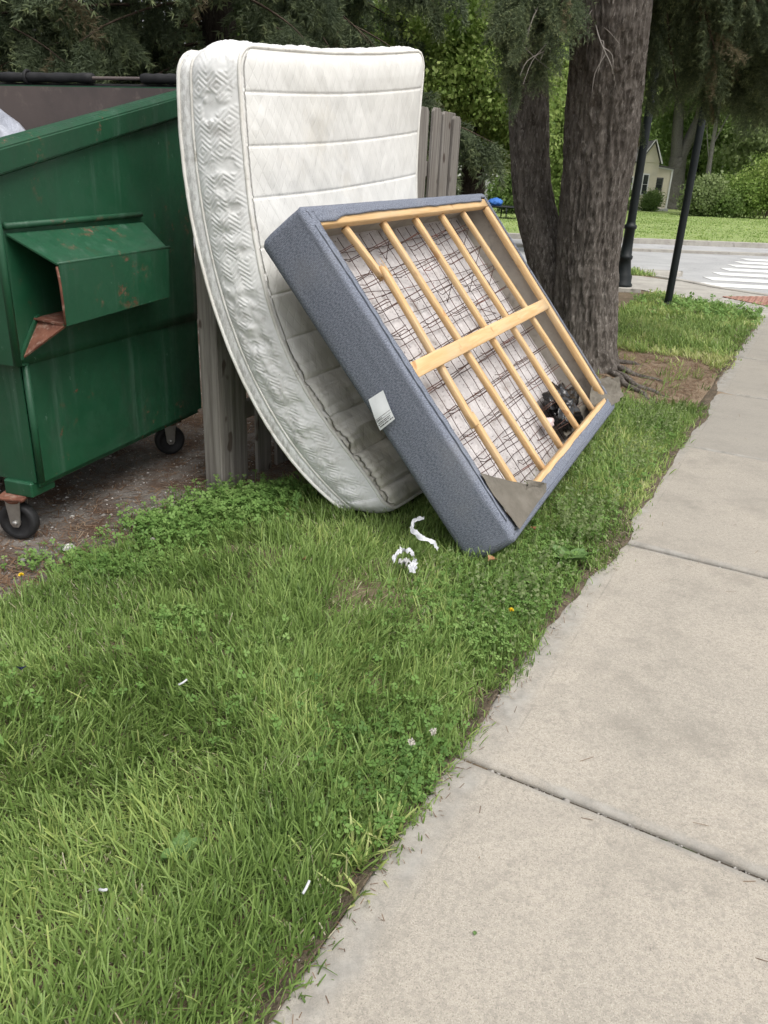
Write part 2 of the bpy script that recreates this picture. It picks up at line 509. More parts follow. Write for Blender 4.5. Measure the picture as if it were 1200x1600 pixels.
# fence, bark
def fencewood():
    b = NB('weathered_wood')
    oi = b.n('ShaderNodeObjectInfo')
    v = b.coord('Object', (34, 34, 1.3))
    vo = b.n('ShaderNodeVectorMath', operation='ADD'); b.l(v, vo.inputs[0])
    cmb = b.n('ShaderNodeCombineXYZ'); b.l(b.math('MULTIPLY', oi.outputs['Random'], 37), cmb.inputs[0]); b.l(cmb.outputs[0], vo.inputs[1])
    g = b.noise(vo.outputs[0], 1.5, 6, .65, .4)
    col = b.mix(b.ramp(g, .3, .7), (.155, .14, .125), (.30, .28, .255))
    col = b.mix(b.ramp(b.noise(b.coord('World'), 2.2, 4), .45, .7, 0, .5), col, (.19, .165, .14))
    kn = b.noise(b.coord('World', (1, 1, .6)), 13, 1)
    col = b.mix(b.ramp(kn, .70, .76, 0, .8), col, (.07, .05, .04))
    n = b.bump(g, .6, .006)
    return b.finish(col, .92, 0, n, .15)
M['fence'] = fencewood()
def bark(name, c1, c2, c3):
    b = NB(name)
    v = b.coord('World', (1, 1, .30))
    col = b.mix(b.ramp(b.noise(v, 34, 7, .75), .36, .60), c1, c2)
    col = b.mix(b.ramp(b.noise(v, 62, 6, .72), .52, .66), col, c3)
    col = b.mix(b.ramp(b.noise(b.coord('World'), 3, 4), .5, .72, 0, .5), col, c1)
    n = b.bump(b.noise(v, 48, 7, .75), 1.0, .022)
    return b.finish(col, .95, 0, n, .12)
M['bark'] = bark('spruce_bark', (.075, .064, .055), (.185, .163, .143), (.33, .30, .27))
M['bark_dark'] = bark('dark_bark', (.03, .025, .02), (.06, .05, .042), (.09, .08, .07))
M['bark_grey'] = bark('grey_bark', (.13, .125, .11), (.21, .20, .18), (.27, .26, .24))
M['deadtwig'] = gmat('dead_twig', (.24, .215, .185), (.33, .30, .27), 9, (), (), .9)
M['twig'] = gmat('brown_twig', (.075, .055, .04), (.11, .08, .06), 9, (), (), .9)
# plants
M['grass'] = leafmat('grass_blades', [(0, (.10, .170, .042)), (.28, (.198, .298, .076)), (.52, (.295, .410, .132)), (.74, (.43, .515, .160)), (.86, (.55, .575, .26)), (.93, (.50, .45, .29)), (1, (.60, .55, .42))], .36, .42)
M['clover'] = leafmat('clover_leaf', [(0, (.10, .19, .05)), (.5, (.17, .30, .075)), (1, (.26, .39, .12))], .35, .6)
M['needles'] = leafmat('spruce_needles', [(0, (.085, .115, .070)), (.45, (.168, .212, .122)), (.78, (.26, .315, .165)), (.93, (.36, .42, .21)), (1, (.25, .20, .13))], .5, .6)
M['maple'] = leafmat('bright_leaf', [(0, (.12, .195, .05)), (.5, (.26, .375, .095)), (1, (.44, .54, .18))], .5, .5)
M['leaf_mid'] = leafmat('mid_green_leaf', [(0, (.10, .165, .055)), (.5, (.19, .28, .085)), (1, (.29, .38, .14))], .5, .5)
M['leaf_pale'] = leafmat('pale_green_leaf', [(0, (.15, .205, .09)), (.5, (.24, .31, .13)), (1, (.35, .42, .20))], .5, .5)
M['litter'] = leafmat('needle_litter', [(0, (.10, .055, .035)), (.5, (.19, .115, .07)), (1, (.30, .23, .16))], .1, .9)
M['pebble'] = leafmat('pebbles', [(0, (.16, .15, .135)), (.6, (.32, .30, .275)), (1, (.60, .58, .55))], .02, .9)
M['deadleaf'] = gmat('dry_leaf', (.30, .15, .07), (.38, .24, .14), 40, (), (), .85)
M['yellow'] = gmat('yellow_petals', (.75, .52, .02), (.8, .6, .04), 40, (), (), .7)
M['cloverflower'] = gmat('white_clover_petals', (.62, .60, .54), (.5, .44, .38), 90, (), (), .8)
M['plantain'] = gmat('plantain_leaf', (.105, .19, .055), (.135, .225, .075), 20, (), [(40, .3, .005)], .55)
# house
M['siding'] = gmat('cream_siding', (.66, .61, .47), (.58, .54, .42), 1.5, (), (), .75)
M['roof'] = gmat('grey_shingles', (.085, .082, .08), (.12, .115, .11), 5, (), [(9, .5, .03)], .9)
M['trim'] = gmat('white_trim', (.70, .70, .68), (.64, .64, .62), 5, (), (), .7)
M['glass'] = gmat('dark_window_glass', (.03, .035, .035), (.05, .055, .055), 2, (), (), .08, spec=.6)
M['foundation'] = gmat('foundation', (.42, .42, .41), (.36, .36, .35), 4, (), (), .9)
M['bluewrap'] = gmat('blue_wrapper', (.01, .015, .06), (.02, .025, .09), 30, (), (), .35)
M['bluecloth'] = gmat('blue_cloth', (.03, .12, .42), (.05, .17, .5), 5, (), [(9, .4, .03)], .7)

# ------------------------------------------------------------------ the setting
AZ = .486                                                     # the pavement's heading, clockwise from +Y
WE = np.array([math.sin(AZ), math.cos(AZ)])                   # along the pavement
WN = np.array([math.cos(AZ), -math.sin(AZ)])                  # to its right
W0 = np.array([-.16, .83])                                    # a point on its left edge

def road_dist(x, y):
    """> 0 on the carriageway beyond the corner"""
    a = np.asarray(y) - (14.8 - .02 * np.asarray(x))
    cx, cy, r = 8.6, 16.2, 3.9                                # corner radius bulging towards us
    c = r - np.hypot(np.asarray(x) - cx, np.asarray(y) - cy)
    return np.maximum(a, np.maximum(c, np.asarray(x) - 6.6 + .0 * np.asarray(y)))

def gz(x, y):
    x = np.asarray(x, float); y = np.asarray(y, float)
    s = .878 * x - .479 * y
    z = -.018 + 0 * x
    z = z - .045 * sstep(-1.62, -2.1, s) * sstep(9, 7, y)
    z = z + .07 * np.exp(-((x - 1.45) ** 2 + (y - 5.95) ** 2) / .55)
    z = z + .012 * (fbm(x * 2.1, y * 2.1, 5) - .5) * sstep(12, 9, y)
    z = z - .25 * np.maximum(sstep(12.4, 12.9, y), sstep(5.7, 6.1, x) * sstep(6, 7, y))
    return z

def axis(segs):
    out = []
    for a, b, st in segs:
        out.append(np.arange(a, b, st))
    out.append(np.array([segs[-1][1]]))
    return np.concatenate(out)
gxs = axis([(-150, -10, 10), (-10, -3, .5), (-3, 4, .06), (4, 10, .5), (10, 160, 10)])
gys = axis([(-30, -2, 4), (-2, .6, .2), (.6, 8, .06), (8, 14, .3), (14, 30, 1), (30, 260, 10)])
GX, GY = np.meshgrid(gxs, gys, indexing='ij')
V = np.stack([GX, GY, gz(GX, GY)], -1).reshape(-1, 3)
ground = np_obj('ground', V, grid_faces(len(gxs), len(gys)), M['soil'], None, True)
tag(ground, kind='structure')

def sheet(name, poly, z, mat, th=.05, parent=None):
    """a closed slab from a plan polygon, its top at z"""
    bm = bmesh.new()
    a = [bm.verts.new((p[0], p[1], z)) for p in poly]
    b = [bm.verts.new((p[0], p[1], z - th)) for p in poly]
    bm.faces.new(a); bm.faces.new(b[::-1])
    for i in range(len(poly)):
        j = (i + 1) % len(poly)
        bm.faces.new((a[i], b[i], b[j], a[j]))
    bmesh.ops.recalc_face_normals(bm, faces=bm.faces)
    return bm_obj(name, bm, mat, parent)

# gravelly pad under the dumpster, bare earth round the tree: thin sheets that follow the ground
def patch(name, inside, x0, x1, y0, y1, st, lift, mat):
    xs = np.arange(x0, x1, st); ys = np.arange(y0, y1, st)
    X, Y = np.meshgrid(xs, ys, indexing='ij')
    z = gz(X, Y) + lift * sstep(-.06, .10, inside(X, Y)) - .006
    Fq = grid_faces(len(xs), len(ys))
    keep = (inside(X, Y) > -.08).ravel()
    Fq = Fq[keep[Fq].all(1)]
    Vv = np.stack([X, Y, z], -1).reshape(-1, 3)
    used = np.unique(Fq); mp = -np.ones(len(Vv), int); mp[used] = np.arange(len(used))
    o = np_obj(name, Vv[used], mp[Fq], mat, None, True)
    return tag(o, kind='structure')

PAD = np.array([(-1.33, 2.12), (-1.24, 2.28), (-1.10, 2.55), (-.90, 2.74), (-.74, 3.02), (-.56, 3.26)])
def pad_inside(x, y):
    """positive to the left of the ragged edge between lawn and pad"""
    xe = np.interp(y, PAD[:, 1], PAD[:, 0], left=-1.45, right=-.5)
    xe = np.where(y < 2.12, -1.33 - (2.12 - y) * 1.3, xe)
    xe = np.where(y > 3.26, -.56 + (y - 3.26) * .52, xe)
    return xe - np.asarray(x) + .10 * (fbm(np.asarray(x) * 5, np.asarray(y) * 5, 21) - .5)
patch('gravel_pad', lambda x, y: pad_inside(x, y) - .0, -6, .8, 1.6, 8.0, .07, .012, M['gravelpad'])
def bare_inside(x, y):
    d = 1 - np.hypot((x - 1.98) / .78, (y - 6.0) / 1.12)
    return d * .6 + .35 * (fbm(x * 3, y * 3, 31) - .5)
patch('bare_earth', bare_inside, .6, 3.2, 4.4, 7.6, .05, .012, M['baredirt'])

# the pavement: separate cast slabs with a gap between them
pav = tag(bpy.data.objects.new('pavement', None), kind='structure')
COL.objects.link(pav)
pav.location = (W0[0], W0[1], 0)
pav.rotation_euler = (0, 0, -AZ)                              # local +Y runs along the pavement, +X across it
SLABW, SLABL = 1.55, 1.52
t0 = .785 - SLABL * 3
def slab_mesh(i, L, Wd):
    g = .008
    def ax(n, w):
        e = np.array([0, .002, .005, .010, .018])
        return np.concatenate([e, np.linspace(.03, w - .03, n), (w - e)[::-1]])
    xs = ax(40, Wd); ys = ax(36, L - 2 * g) + g
    X, Y = np.meshgrid(xs, ys, indexing='ij')
    d = np.minimum(np.minimum(X, Wd - X), np.minimum(Y - g, L - g - Y))
    chip = .004 * fbm(X * 28 + i * 9, Y * 28, 41)
    z = -.009 * np.exp(-d / .006) - chip * np.exp(-d / .009)
    z += .0025 * (fbm(X * 2 + i * 5, Y * 2, 43) - .5)
    z = np.where(d <= 0, -.012, z)
    nx, ny = len(xs), len(ys)
    Xw = X + np.where(X < .004, .012 * (fbm(Y * 14 + i, X * 0 + i * 3, 44) - .5), 0)
    V = np.stack([Xw, Y, z], -1).reshape(-1, 3)
    F = grid_faces(nx, ny)
    idx = np.arange(nx * ny).reshape(nx, ny)
    loop = np.concatenate([idx[:, 0], idx[-1, 1:], idx[-2::-1, -1], idx[0, -2:0:-1]])
    low = V[loop].copy(); low[:, 2] = -.11
    n0 = len(V); k = len(loop)
    V = np.vstack([V, low])
    j = np.arange(k)
    S = np.stack([loop[j], loop[(j + 1) % k], n0 + (j + 1) % k, n0 + j], -1)[:, ::-1]
    ed = np.minimum(np.minimum(X, Wd - X), np.minimum(Y - g, L - g - Y) * 3.2 + .02)
    edge = np.concatenate([ed.ravel(), np.zeros(k)])
    return mesh_np('slab', V, np.vstack([F, S]), True, {'edge': edge, 'age': np.full(len(V), min(.50, .02 + .15 * max(0, i - 3)) if i < 5 else .46 + .04 * (i % 3))})
for i in range(9):
    me = slab_mesh(i, SLABL, SLABW)
    o = add('slab', me, M['concrete'], pav)
    o.location = (0, t0 + i * SLABL, .0015 * ((i * 37) % 5 - 2))

# the corner, the cross street and its crossing
cpoly = [(-30, 12.75), (2.4, 12.25), (3.2, 12.15), (3.60, 11.9), (3.82, 11.15), (4.18, 10.6), (4.34, 10.1), (4.30, 9.62),
         (5.63, 8.88), (6.0, 9.3), (6.1, 10.4), (5.85, 11.25), (5.35, 11.85), (4.95, 12.5), (4.72, 13.2), (4.2, 13.75), (3.4, 13.85), (-30, 14.3)]
cp = sheet('corner_pavement', cpoly, -.004, M['kerb'], .12)
tag(cp, kind='structure')
bm = bmesh.new()
for i in range(8):
    for j in range(9):
        u, v = (i - 3.5) * .115, (j - 4) * .11
        bm_box(bm, (u, v, .004), (.085, .075, .014), .006)
pad = bm_obj('tactile_pad', bm, M['tactile'], cp)
pad.location = (5.22, 11.0, .002); pad.rotation_euler = (0, 0, .35)
kp = [(-30, 15.35), (2.6, 14.95), (3.6, 14.8), (4.25, 14.35), (4.78, 13.3), (5.02, 12.55), (5.45, 11.93), (6.0, 11.3), (6.25, 10.4), (6.2, 9.2), (5.9, 8.4), (-3, -8.9)]
V1, F1 = [], []
P = smooth_path([(a, b, 0) for a, b in kp[:-1]], 90)
Tn = np.gradient(P, axis=0); Tn /= np.linalg.norm(Tn, axis=1)[:, None]
Nn = np.stack([-Tn[:, 1], Tn[:, 0], 0 * Tn[:, 0]], -1)
prof = [(-.02, -.15), (-.02, -.002), (.0, .006), (.12, .006), (.145, -.012), (.155, -.15)]
V = np.stack([P + Nn * a + np.array([0, 0, b]) for a, b in prof], 1).reshape(-1, 3)
tag(np_obj('near_kerb', V, grid_faces(len(P), len(prof)), M['kerb'], None, True), kind='structure')
road = sheet('cross_street', [(-80, 13.0), (4.0, 12.9), (4.75, 11.2), (5.7, 8.0), (9, 8.0), (14, -20), (60, -20), (60, 33), (-80, 20.5)], -.085, M['asphalt'], .05)
tag(road, kind='structure')
for i in range(7):
    st = box('crosswalk_stripe', (0, 0, 0), (4.6, .56, .004), M['paint_white'], road, .001)
    st.location = (5.15 + i * .56 + 2.3, 13.62 + i * 1.04, -.079)
    st.rotation_euler = (0, 0, -.03)
verge = sheet('verge', [(-30, 14.28), (3.4, 13.83), (4.2, 13.73), (4.62, 13.45), (4.2, 14.22), (3.58, 14.66), (2.6, 14.8), (-30, 15.2)], -.006, M['soil'], .1)
tag(verge, kind='structure')
# far side
slope = .17
def farline(y0): return [(-80, y0 + slope * -11), (-5, y0 + slope * -11), (60, y0 + slope * 54)]
def band(name, y0, y1, z, mat, th=.2):
    a, b = farline(y0), farline(y1)
    o = sheet(name, a + b[::-1], z, mat, th)
    return tag(o, kind='structure')
band('far_gutter_kerb', 20.9, 21.2, -.02, M['kerb'])
band('far_apron', 21.2, 23.2, -.03, M['asphalt'])
band('far_kerb', 23.2, 23.65, .10, M['kerb'])
def fz(x, y):
    return .09 + np.clip(y - 23, 0, 40) * .0060 + .05 * (fbm(x * .25, y * .25, 61) - .5)
xs = np.linspace(-70, 90, 90); tt = np.concatenate([np.linspace(0, 10, 20), np.linspace(11, 140, 40)])
X, T = np.meshgrid(xs, tt, indexing='ij')
Y = 23.62 + slope * (X - 6) + T
Y = np.where(X < -5, 23.62 + slope * -11 + T, Y)
V = np.stack([X, Y, fz(X, Y - slope * (X - 6) * (X > -5))], -1).reshape(-1, 3)
tag(np_obj('far_lawn', V, grid_faces(len(xs), len(tt)), M['farlawn'], None, True), kind='structure')

# ------------------------------------------------------------------ dumpster
DAZ = .299
DM = Matrix.Translation((-1.292, 2.698, -.055)) @ Matrix.Rotation(math.pi / 2 - DAZ, 4, 'Z')   # local +X along the side, +Y into the bin
dump = thing('dumpster', 'green steel wheeled dumpster with rust-chipped fork pocket, beside the wooden fence', 'dumpster', matrix=DM)
DW, DL = 1.78, 1.15
def rimz(x): return 1.40 + (x + .05) * .232
def sidepanel(y, nm):
    lo = .007 if y == 0 else -.007
    bm = bmesh.new()
    bm_plate(bm, [(0, y + lo, .245), (DL, y + lo, .245), (DL, y + lo, .71), (0, y + lo, .71)], .006, (0, -1, 0))
    o1 = bm_obj('lower_side_panel', bm, M['green'], dump)
    # upper wall as a slightly dented sheet
    nu, nv = 36, 24
    u = np.linspace(-.05, DL, nu); V = []
    Vv = []
    for a in u:
        zz = np.linspace(.695, rimz(a) - .02, nv)
        dent = .006 * (fbm(np.full(nv, a * 2.3 + y), zz * 2.3, 71) - .5) * 2
        Vv.append(np.stack([np.full(nv, a), np.full(nv, y) + dent, zz], -1))
    Vf = np.array(Vv).reshape(-1, 3)
    F = grid_faces(nu, nv)
    Vb = Vf + np.array([0, .006 if y == 0 else -.006, 0]); n = len(Vf)
    idx = np.arange(n).reshape(nu, nv)
    loop = np.concatenate([idx[:, 0], idx[-1, 1:], idx[-2::-1, -1], idx[0, -2:0:-1]]); k = len(loop); j = np.arange(k)
    S = np.stack([loop[j], n + loop[j], n + loop[(j + 1) % k], loop[(j + 1) % k]], -1)
    np_obj(nm, np.vstack([Vf, Vb]), np.vstack([F, F[:, ::-1] + n, S]), M['green'], dump, True)
sidepanel(0, 'side_panel'); sidepanel(DW, 'side_panel')
plate('front_panel', [(-.05, .003, .70), (-.05, DW - .003, .70), (-.05, DW - .003, rimz(-.05) - .02), (-.05, .003, rimz(-.05) - .02)], .006, M['green'], dump)
plate('lower_front_panel', [(-.012, .025, .245), (-.012, DW - .025, .245), (-.012, DW - .025, .70), (-.012, .025, .70)], .006, M['green'], dump)
tube('corner_roll', [(-.046, .004, .70), (-.046, .004, rimz(-.05) - .03)], .014, M['green'], dump, 10)
tube('corner_roll', [(-.002, .013, .245), (-.002, .013, .70)], .013, M['green'], dump, 10)
plate('front_step', [(-.053, .0, .700), (-.053, DW, .700), (.0, DW, .694), (.0, 0, .694)], .008, M['green'], dump)
plate('back_panel', [(DL, .004, .245), (DL, DW - .004, .245), (DL, DW - .004, rimz(DL) + .01), (DL, .004, rimz(DL) + .01)], .006, M['green'], dump)
plate('inner_back_panel', [(DL - .011, .03, .30), (DL - .011, DW - .03, .30), (DL - .011, DW - .03, rimz(DL) + .004), (DL - .011, .03, rimz(DL) + .004)], .004, M['greyinside'], dump)
plate('floor_panel', [(0, .03, .25), (DL, .03, .25), (DL, DW - .03, .25), (0, DW - .03, .25)], .008, M['green'], dump)
bm = bmesh.new(); bm_box(bm, (DL / 2, .05, .232), (DL, .05, .028), .004); bm_obj('skid', bm, M['green'], dump)
bm = bmesh.new(); bm_box(bm, (DL / 2, DW - .05, .232), (DL, .05, .028), .004); bm_obj('skid', bm, M['rust'], dump)
# rim channel
def rim(y, sg):
    bm = bmesh.new()
    x0, x1 = -.075, DL + .02
    prof = [(0, -.098), (.030 * sg, -.085), (.036 * sg, -.012), (.022 * sg, .006), (-.030 * sg, .006), (-.030 * sg, -.03)]
    ra = [bm.verts.new((x0, y + a, rimz(x0) + b)) for a, b in prof]
    rb = [bm.verts.new((x1, y + a, rimz(x1) + b)) for a, b in prof]
    for i in range(len(prof) - 1):
        bm.faces.new((ra[i], rb[i], rb[i + 1], ra[i + 1]))
    bm.faces.new(ra); bm.faces.new(rb[::-1])
    bmesh.ops.recalc_face_normals(bm, faces=bm.faces)
    bmesh.ops.bevel(bm, geom=[e for e in bm.edges if abs(e.verts[0].co.x - e.verts[1].co.x) > .5], offset=.004, segments=2, affect='EDGES')
    return bm_obj('rim_channel', bm, M['green'], dump)
rim(0, -1); rim(DW, 1)
bm = bmesh.new(); bm_box(bm, (-.062, DW / 2, rimz(-.05) - .04), (.035, DW - .02, .085), .006); bm_obj('front_rim', bm, M['green'], dump)
# hinge rod with lid sleeves
zr = rimz(DL) + .045
tube('hinge_rod', [(DL + .03, -.02, zr), (DL + .03, DW, zr)], .0075, M['greyinside'], dump, 10)
for a, b in ((.02, .24), (.50, 1.02), (1.10, 1.34), (1.45, 1.75)):
    y = np.linspace(a, b, 12)
    tube('lid_sleeve', np.stack([np.full(12, DL + .03), y, np.full(12, zr)], -1), .021 + .002 * np.sin(np.arange(12) * 2.1), M['blackplastic'], dump, 12)
for y in (.86,):
    p = [(DL + .03 + .026 * math.cos(a), y, zr + .028 * math.sin(a)) for a in np.linspace(0, 2 * math.pi, 16, endpoint=False)]
    tube('hinge_ring', p, .008, M['blackplastic'], dump, 6, True)
bm = bmesh.new(); bm_box(bm, (DL + .05, DW / 2, zr - .45), (.022, DW - .1, .86), .008); bm_obj('lid', bm, M['blackplastic'], dump)
# fork pockets
def pocket(mirror):
    y0 = DW if mirror else 0
    sg = 1 if mirror else -1
    def q(x, o, z): return (x, y0 + sg * o, z + .055)
    root = None
    bm = bmesh.new()
    bm_plate(bm, [q(-.028, .006, 1.078), q(.742, .006, 1.09), q(.684, .150, 1.004), q(.024, .150, .990)], .006)
    bmesh.ops.recalc_face_normals(bm, faces=bm.faces)
    root = bm_obj('fork_pocket', bm, M['green'], dump)
    plate('pocket_face', [q(.025, .154, .992), q(.686, .154, 1.006), q(.676, .150, .812), q(.034, .150, .786)], .007, M['green'], root)
    plate('pocket_floor', [q(.050, .004, .792), q(.68, .004, .812), q(.676, .143, .806), q(.036, .143, .784)], .006, M['rust'], root)
    plate('pocket_end', [q(.742, .006, 1.08), q(.742, .006, .81), q(.680, .146, .81), q(.686, .146, 1.0)], .006, M['green'], root)
    plate('guide_flare', [q(.036, .146, .786), q(.075, .010, .800), q(-.030, .006, .672)], .007, M['rust'], root)
    plate('guide_edge', [q(.078, .012, .806), q(.060, .012, .802), q(-.045, .010, .668), q(-.030, .010, .664)], .012, M['green'], root)
    V, F = tube_np([q(-.03, .008, 1.106), q(.735, .008, 1.126)], .011, 8)
    np_obj('weld_flange', V, F, M['green'], root, True)
    V, F = tube_np([q(.02, .156, .994), q(.70, .156, 1.008)], .006, 6)
    np_obj('fold_edge', V, F, M['green'], root, True)
    # rust worn along the open edge
    V, F = tube_np([q(.022, .154, .985), q(.024, .158, .93), q(.030, .155, .86), q(.034, .152, .79)], .0045, 6)
    np_obj('worn_edge', V, F, M['rust'], root, True)
pocket(False); pocket(True)
r_ = np.random.default_rng(77)
sv, sf = [], []
for q in range(26):                                              # pale scratches on the sloping top of the pocket
    x0 = .30 + .21 * (q // 2) / 13 + r_.normal(0, .006); f0 = r_.uniform(.25, .5); f1 = f0 + r_.uniform(.08, .3)
    dx = r_.normal(0, .014); wv = .0011
    for (xx, ff) in ((x0, f0), (x0 + dx, f1)):
        sv += [(xx - wv, -.006 - .144 * ff, 1.136 - .085 * ff + .0012 + .012 * xx), (xx + wv, -.006 - .144 * ff, 1.136 - .085 * ff + .0012 + .012 * xx)]
    sf.append([4 * q, 4 * q + 1, 4 * q + 3, 4 * q + 2])
tag(np_obj('scratches', np.array(sv), np.array(sf), gmat('scratched_paint', (.20, .34, .26), (.15, .27, .20), 30, (), (), .8), dump), kind='stuff')
box('corner_foot', (.03, .10, .215), (.13, .13, .06), M['green'], dump, .006)
box('corner_foot', (.03, DW - .10, .215), (.13, .13, .06), M['green'], dump, .006)
def caster(x, y, rot):
    r = .076
    Mx = Matrix.Translation((x, y, 0)) @ Matrix.Rotation(rot, 4, 'Z')
    root = bpy.data.objects.new('caster', None); link(root, dump); root.matrix_local = Mx
    box('top_plate', (0, 0, .182), (.11, .10, .012), M['rust'], root, .003)
    V, F = lathe_np([(0, .176), (.038, .176), (.042, .166), (.036, .158), (0, .158)], 14); np_obj('swivel', V, F, M['rust'], root, True)
    for s in (-1, 1):
        bm = bmesh.new()
        bm_plate(bm, [(-.030, s * .030, .172), (.030, s * .030, .172), (.020, s * .030, .072), (.010, s * .030, .058), (-.010, s * .030, .058), (-.020, s * .030, .072)], .004, (0, s, 0))
        bmesh.ops.recalc_face_normals(bm, faces=bm.faces)
        bm_obj('fork_plate', bm, M['steel'], root)
        V, F = lathe_np([(0, .010), (.008, .010), (.011, .007), (.011, 0)], 8)
        R = Matrix.Rotation(-s * math.pi / 2, 3, 'X')
        V = np.array([R @ Vector(v) for v in V]) + np.array([0, s * .030, r])
        np_obj('axle_bolt', V, F, M['steel'], root, True)
    prof = [(.018, -.017), (.045, -.013), (.052, -.021), (.066, -.023), (.074, -.017), (.076, -.006), (.076, .006), (.074, .017), (.066, .023), (.052, .021), (.045, .013), (.018, .017)]
    V, F = lathe_np(prof, 32)
    V = np.stack([V[:, 0], V[:, 2], V[:, 1] + r], -1)
    np_obj('wheel', V, F, M['blackplastic'], root, True)
caster(-.025, .125, -1.35)
caster(1.08, .16, -.75)
caster(-.025, DW - .13, .4)
caster(1.08, DW - .13, .9)

# crumpled bag of rubbish showing over the rim
def blob(c, r, seed, n=28, amp=.25, sq=1.0):
    u = np.linspace(0, np.pi, n); v = np.linspace(0, 2 * np.pi, 2 * n, endpoint=False)
    U, Vv = np.meshgrid(u, v, indexing='ij')
    d = np.stack([np.sin(U) * np.cos(Vv), np.sin(U) * np.sin(Vv), np.cos(U)], -1)
    f = fbm(d[..., 0] * 2.2 + d[..., 2] * 1.3 + seed, d[..., 1] * 2.2 + seed * 2 - d[..., 2], seed, 4)
    rid = 1 - np.abs(2 * fbm(d[..., 0] * 3.1 + seed * 3, d[..., 1] * 3.1 + d[..., 2] * 2.2, seed + 3, 3) - 1)
    rr = 1 + amp * (f - .5) * 2 - amp * .6 * (rid - .6)
    P = np.array(c) + d * rr[..., None] * np.array(r)
    i, j = np.meshgrid(np.arange(n - 1), np.arange(2 * n), indexing='ij'); k = 2 * n
    F = np.stack([i * k + j, (i + 1) * k + j, (i + 1) * k + (j + 1) % k, i * k + (j + 1) % k], -1).reshape(-1, 4)
    return P.reshape(-1, 3), F
V, F = blob((0, 0, 0), (.42, .42, .38), 3, 40, .22)
bag = np_obj('trash_bag', V, F, M['greybag'], None, True)
bag.matrix_world = DM @ Matrix.Translation((.57, .86, 1.25))
tag(bag, 'pale grey plastic rubbish bag bulging inside the dumpster', 'trash bag')
V, F = blob((0, 0, 0), (.36, .36, .32), 9, 30, .2)
bag2 = np_obj('trash_bag', V, F, M['blackbag'], None, True)
bag2.matrix_world = DM @ Matrix.Translation((.58, .62, .62))
tag(bag2, 'black rubbish bag low inside the dumpster, below the grey one', 'trash bag')

# ------------------------------------------------------------------ fence
FAZ = .5
FE = np.array([math.sin(FAZ), math.cos(FAZ), 0]); FN = np.array([math.cos(FAZ), -math.sin(FAZ), 0])
FP = np.array([-.728, 3.354, -.075]) - FN * .045
fence = thing('picket_fence', 'weathered grey wooden picket fence standing behind the mattress', 'fence',
              matrix=Matrix.Translation(FP) @ Matrix.Rotation(math.pi / 2 - FAZ, 4, 'Z'))      # local +X along, -Y to the lawn side
def picket(x, y, w, h, th=.019, lean=0.0):
    bm = bmesh.new()
    c = min(.02, w * .2)
    pts = [(-w / 2, 0, 0), (w / 2, 0, 0), (w / 2, 0, h - c), (w / 2 - c, 0, h), (-w / 2 + c, 0, h), (-w / 2, 0, h - c)]
    bm_plate(bm, pts, th, (0, -1, 0))
    bmesh.ops.recalc_face_normals(bm, faces=bm.faces)
    bmesh.ops.bevel(bm, geom=bm.edges[:], offset=.0025, segments=1, affect='EDGES')
    o = bm_obj('picket', bm, M['fence'], fence)
    o.location = (x, y, 0); o.rotation_euler = (0, lean, random.uniform(-.02, .02))
    return o
box('post', (-.015, .0, .78), (.095, .10, 1.60), M['fence'], fence, .004)
box('post', (2.26, .055, .88), (.09, .09, 1.8), M['fence'], fence, .004)
box('post', (1.2, .055, .86), (.09, .09, 1.75), M['fence'], fence, .004)
xp = .095
i = 0
while xp < 2.33:
    picket(xp, -.034, .108, (1.60 if i < 4 else 1.765) + random.uniform(-.015, .015), lean=random.uniform(-.008, .008))
    xp += .152 + (.03 if i == 0 else 0); i += 1
for z in (.35, 1.45):
    box('rail', (1.14, .006, z), (2.2, .036, .085), M['fence'], fence, .004)

# ------------------------------------------------------------------ mattress
mback = np.array([(-0.826, 3.213, 1.694), (-0.832, 3.214, 1.49), (-0.827, 3.213, 1.27), (-0.798, 3.203, 1.062), (-0.745, 3.185, 0.871), (-0.659, 3.155, 0.623), (-0.557, 3.121, 0.407), (-0.418, 3.073, 0.219), (-0.276, 3.024, 0.085), (-0.149, 2.981, 0.000)])[::-1]
mfront = np.array([(-0.591, 3.132, 1.712), (-0.588, 3.131, 1.495), (-0.568, 3.124, 1.282), (-0.548, 3.117, 1.079), (-0.507, 3.103, 0.893), (-0.442, 3.081, 0.7), (-0.348, 3.049, 0.518), (-0.225, 3.007, 0.362), (-0.1, 2.964, 0.203), (0.020, 2.922, 0.045)])[::-1]
MB0 = np.array([-.15, 3.0, 0.0])
ML, MW, MT = 1.94, 1.365, .245
def fitcurve(P):
    d = np.r_[0, np.cumsum(np.linalg.norm(np.diff(P, axis=0), axis=1))]; d /= d[-1]
    return [np.polyfit(d, P[:, i], 5) for i in range(3)]
cb, cf = fitcurve(mback), fitcurve(mfront)
wvec = np.array([.674, 1.178, 0.0])
def mpos(a, b, w):
    """a across the width 0..MW, b up the length 0..ML, w 0 front .. MT back -> world"""
    u = b / ML; t = w / MT; k = a / MW
    pf = np.stack([np.polyval(c, u) for c in cf], -1); pb = np.stack([np.polyval(c, u) for c in cb], -1)
    p = pf * (1 - t)[..., None] + pb * t[..., None]
    p = p + wvec * k[..., None]
    # the far side hangs a little straighter and higher
    lift = .172 * u * k
    p[..., 2] += lift
    bow = -np.sin(np.pi * np.clip(u * 1.05, 0, 1)) * k * .055
    p[..., 0] += bow * .85; p[..., 1] -= bow * .5
    sag = .018 * np.sin(np.pi * k) * u
    p[..., 2] -= sag
    return p
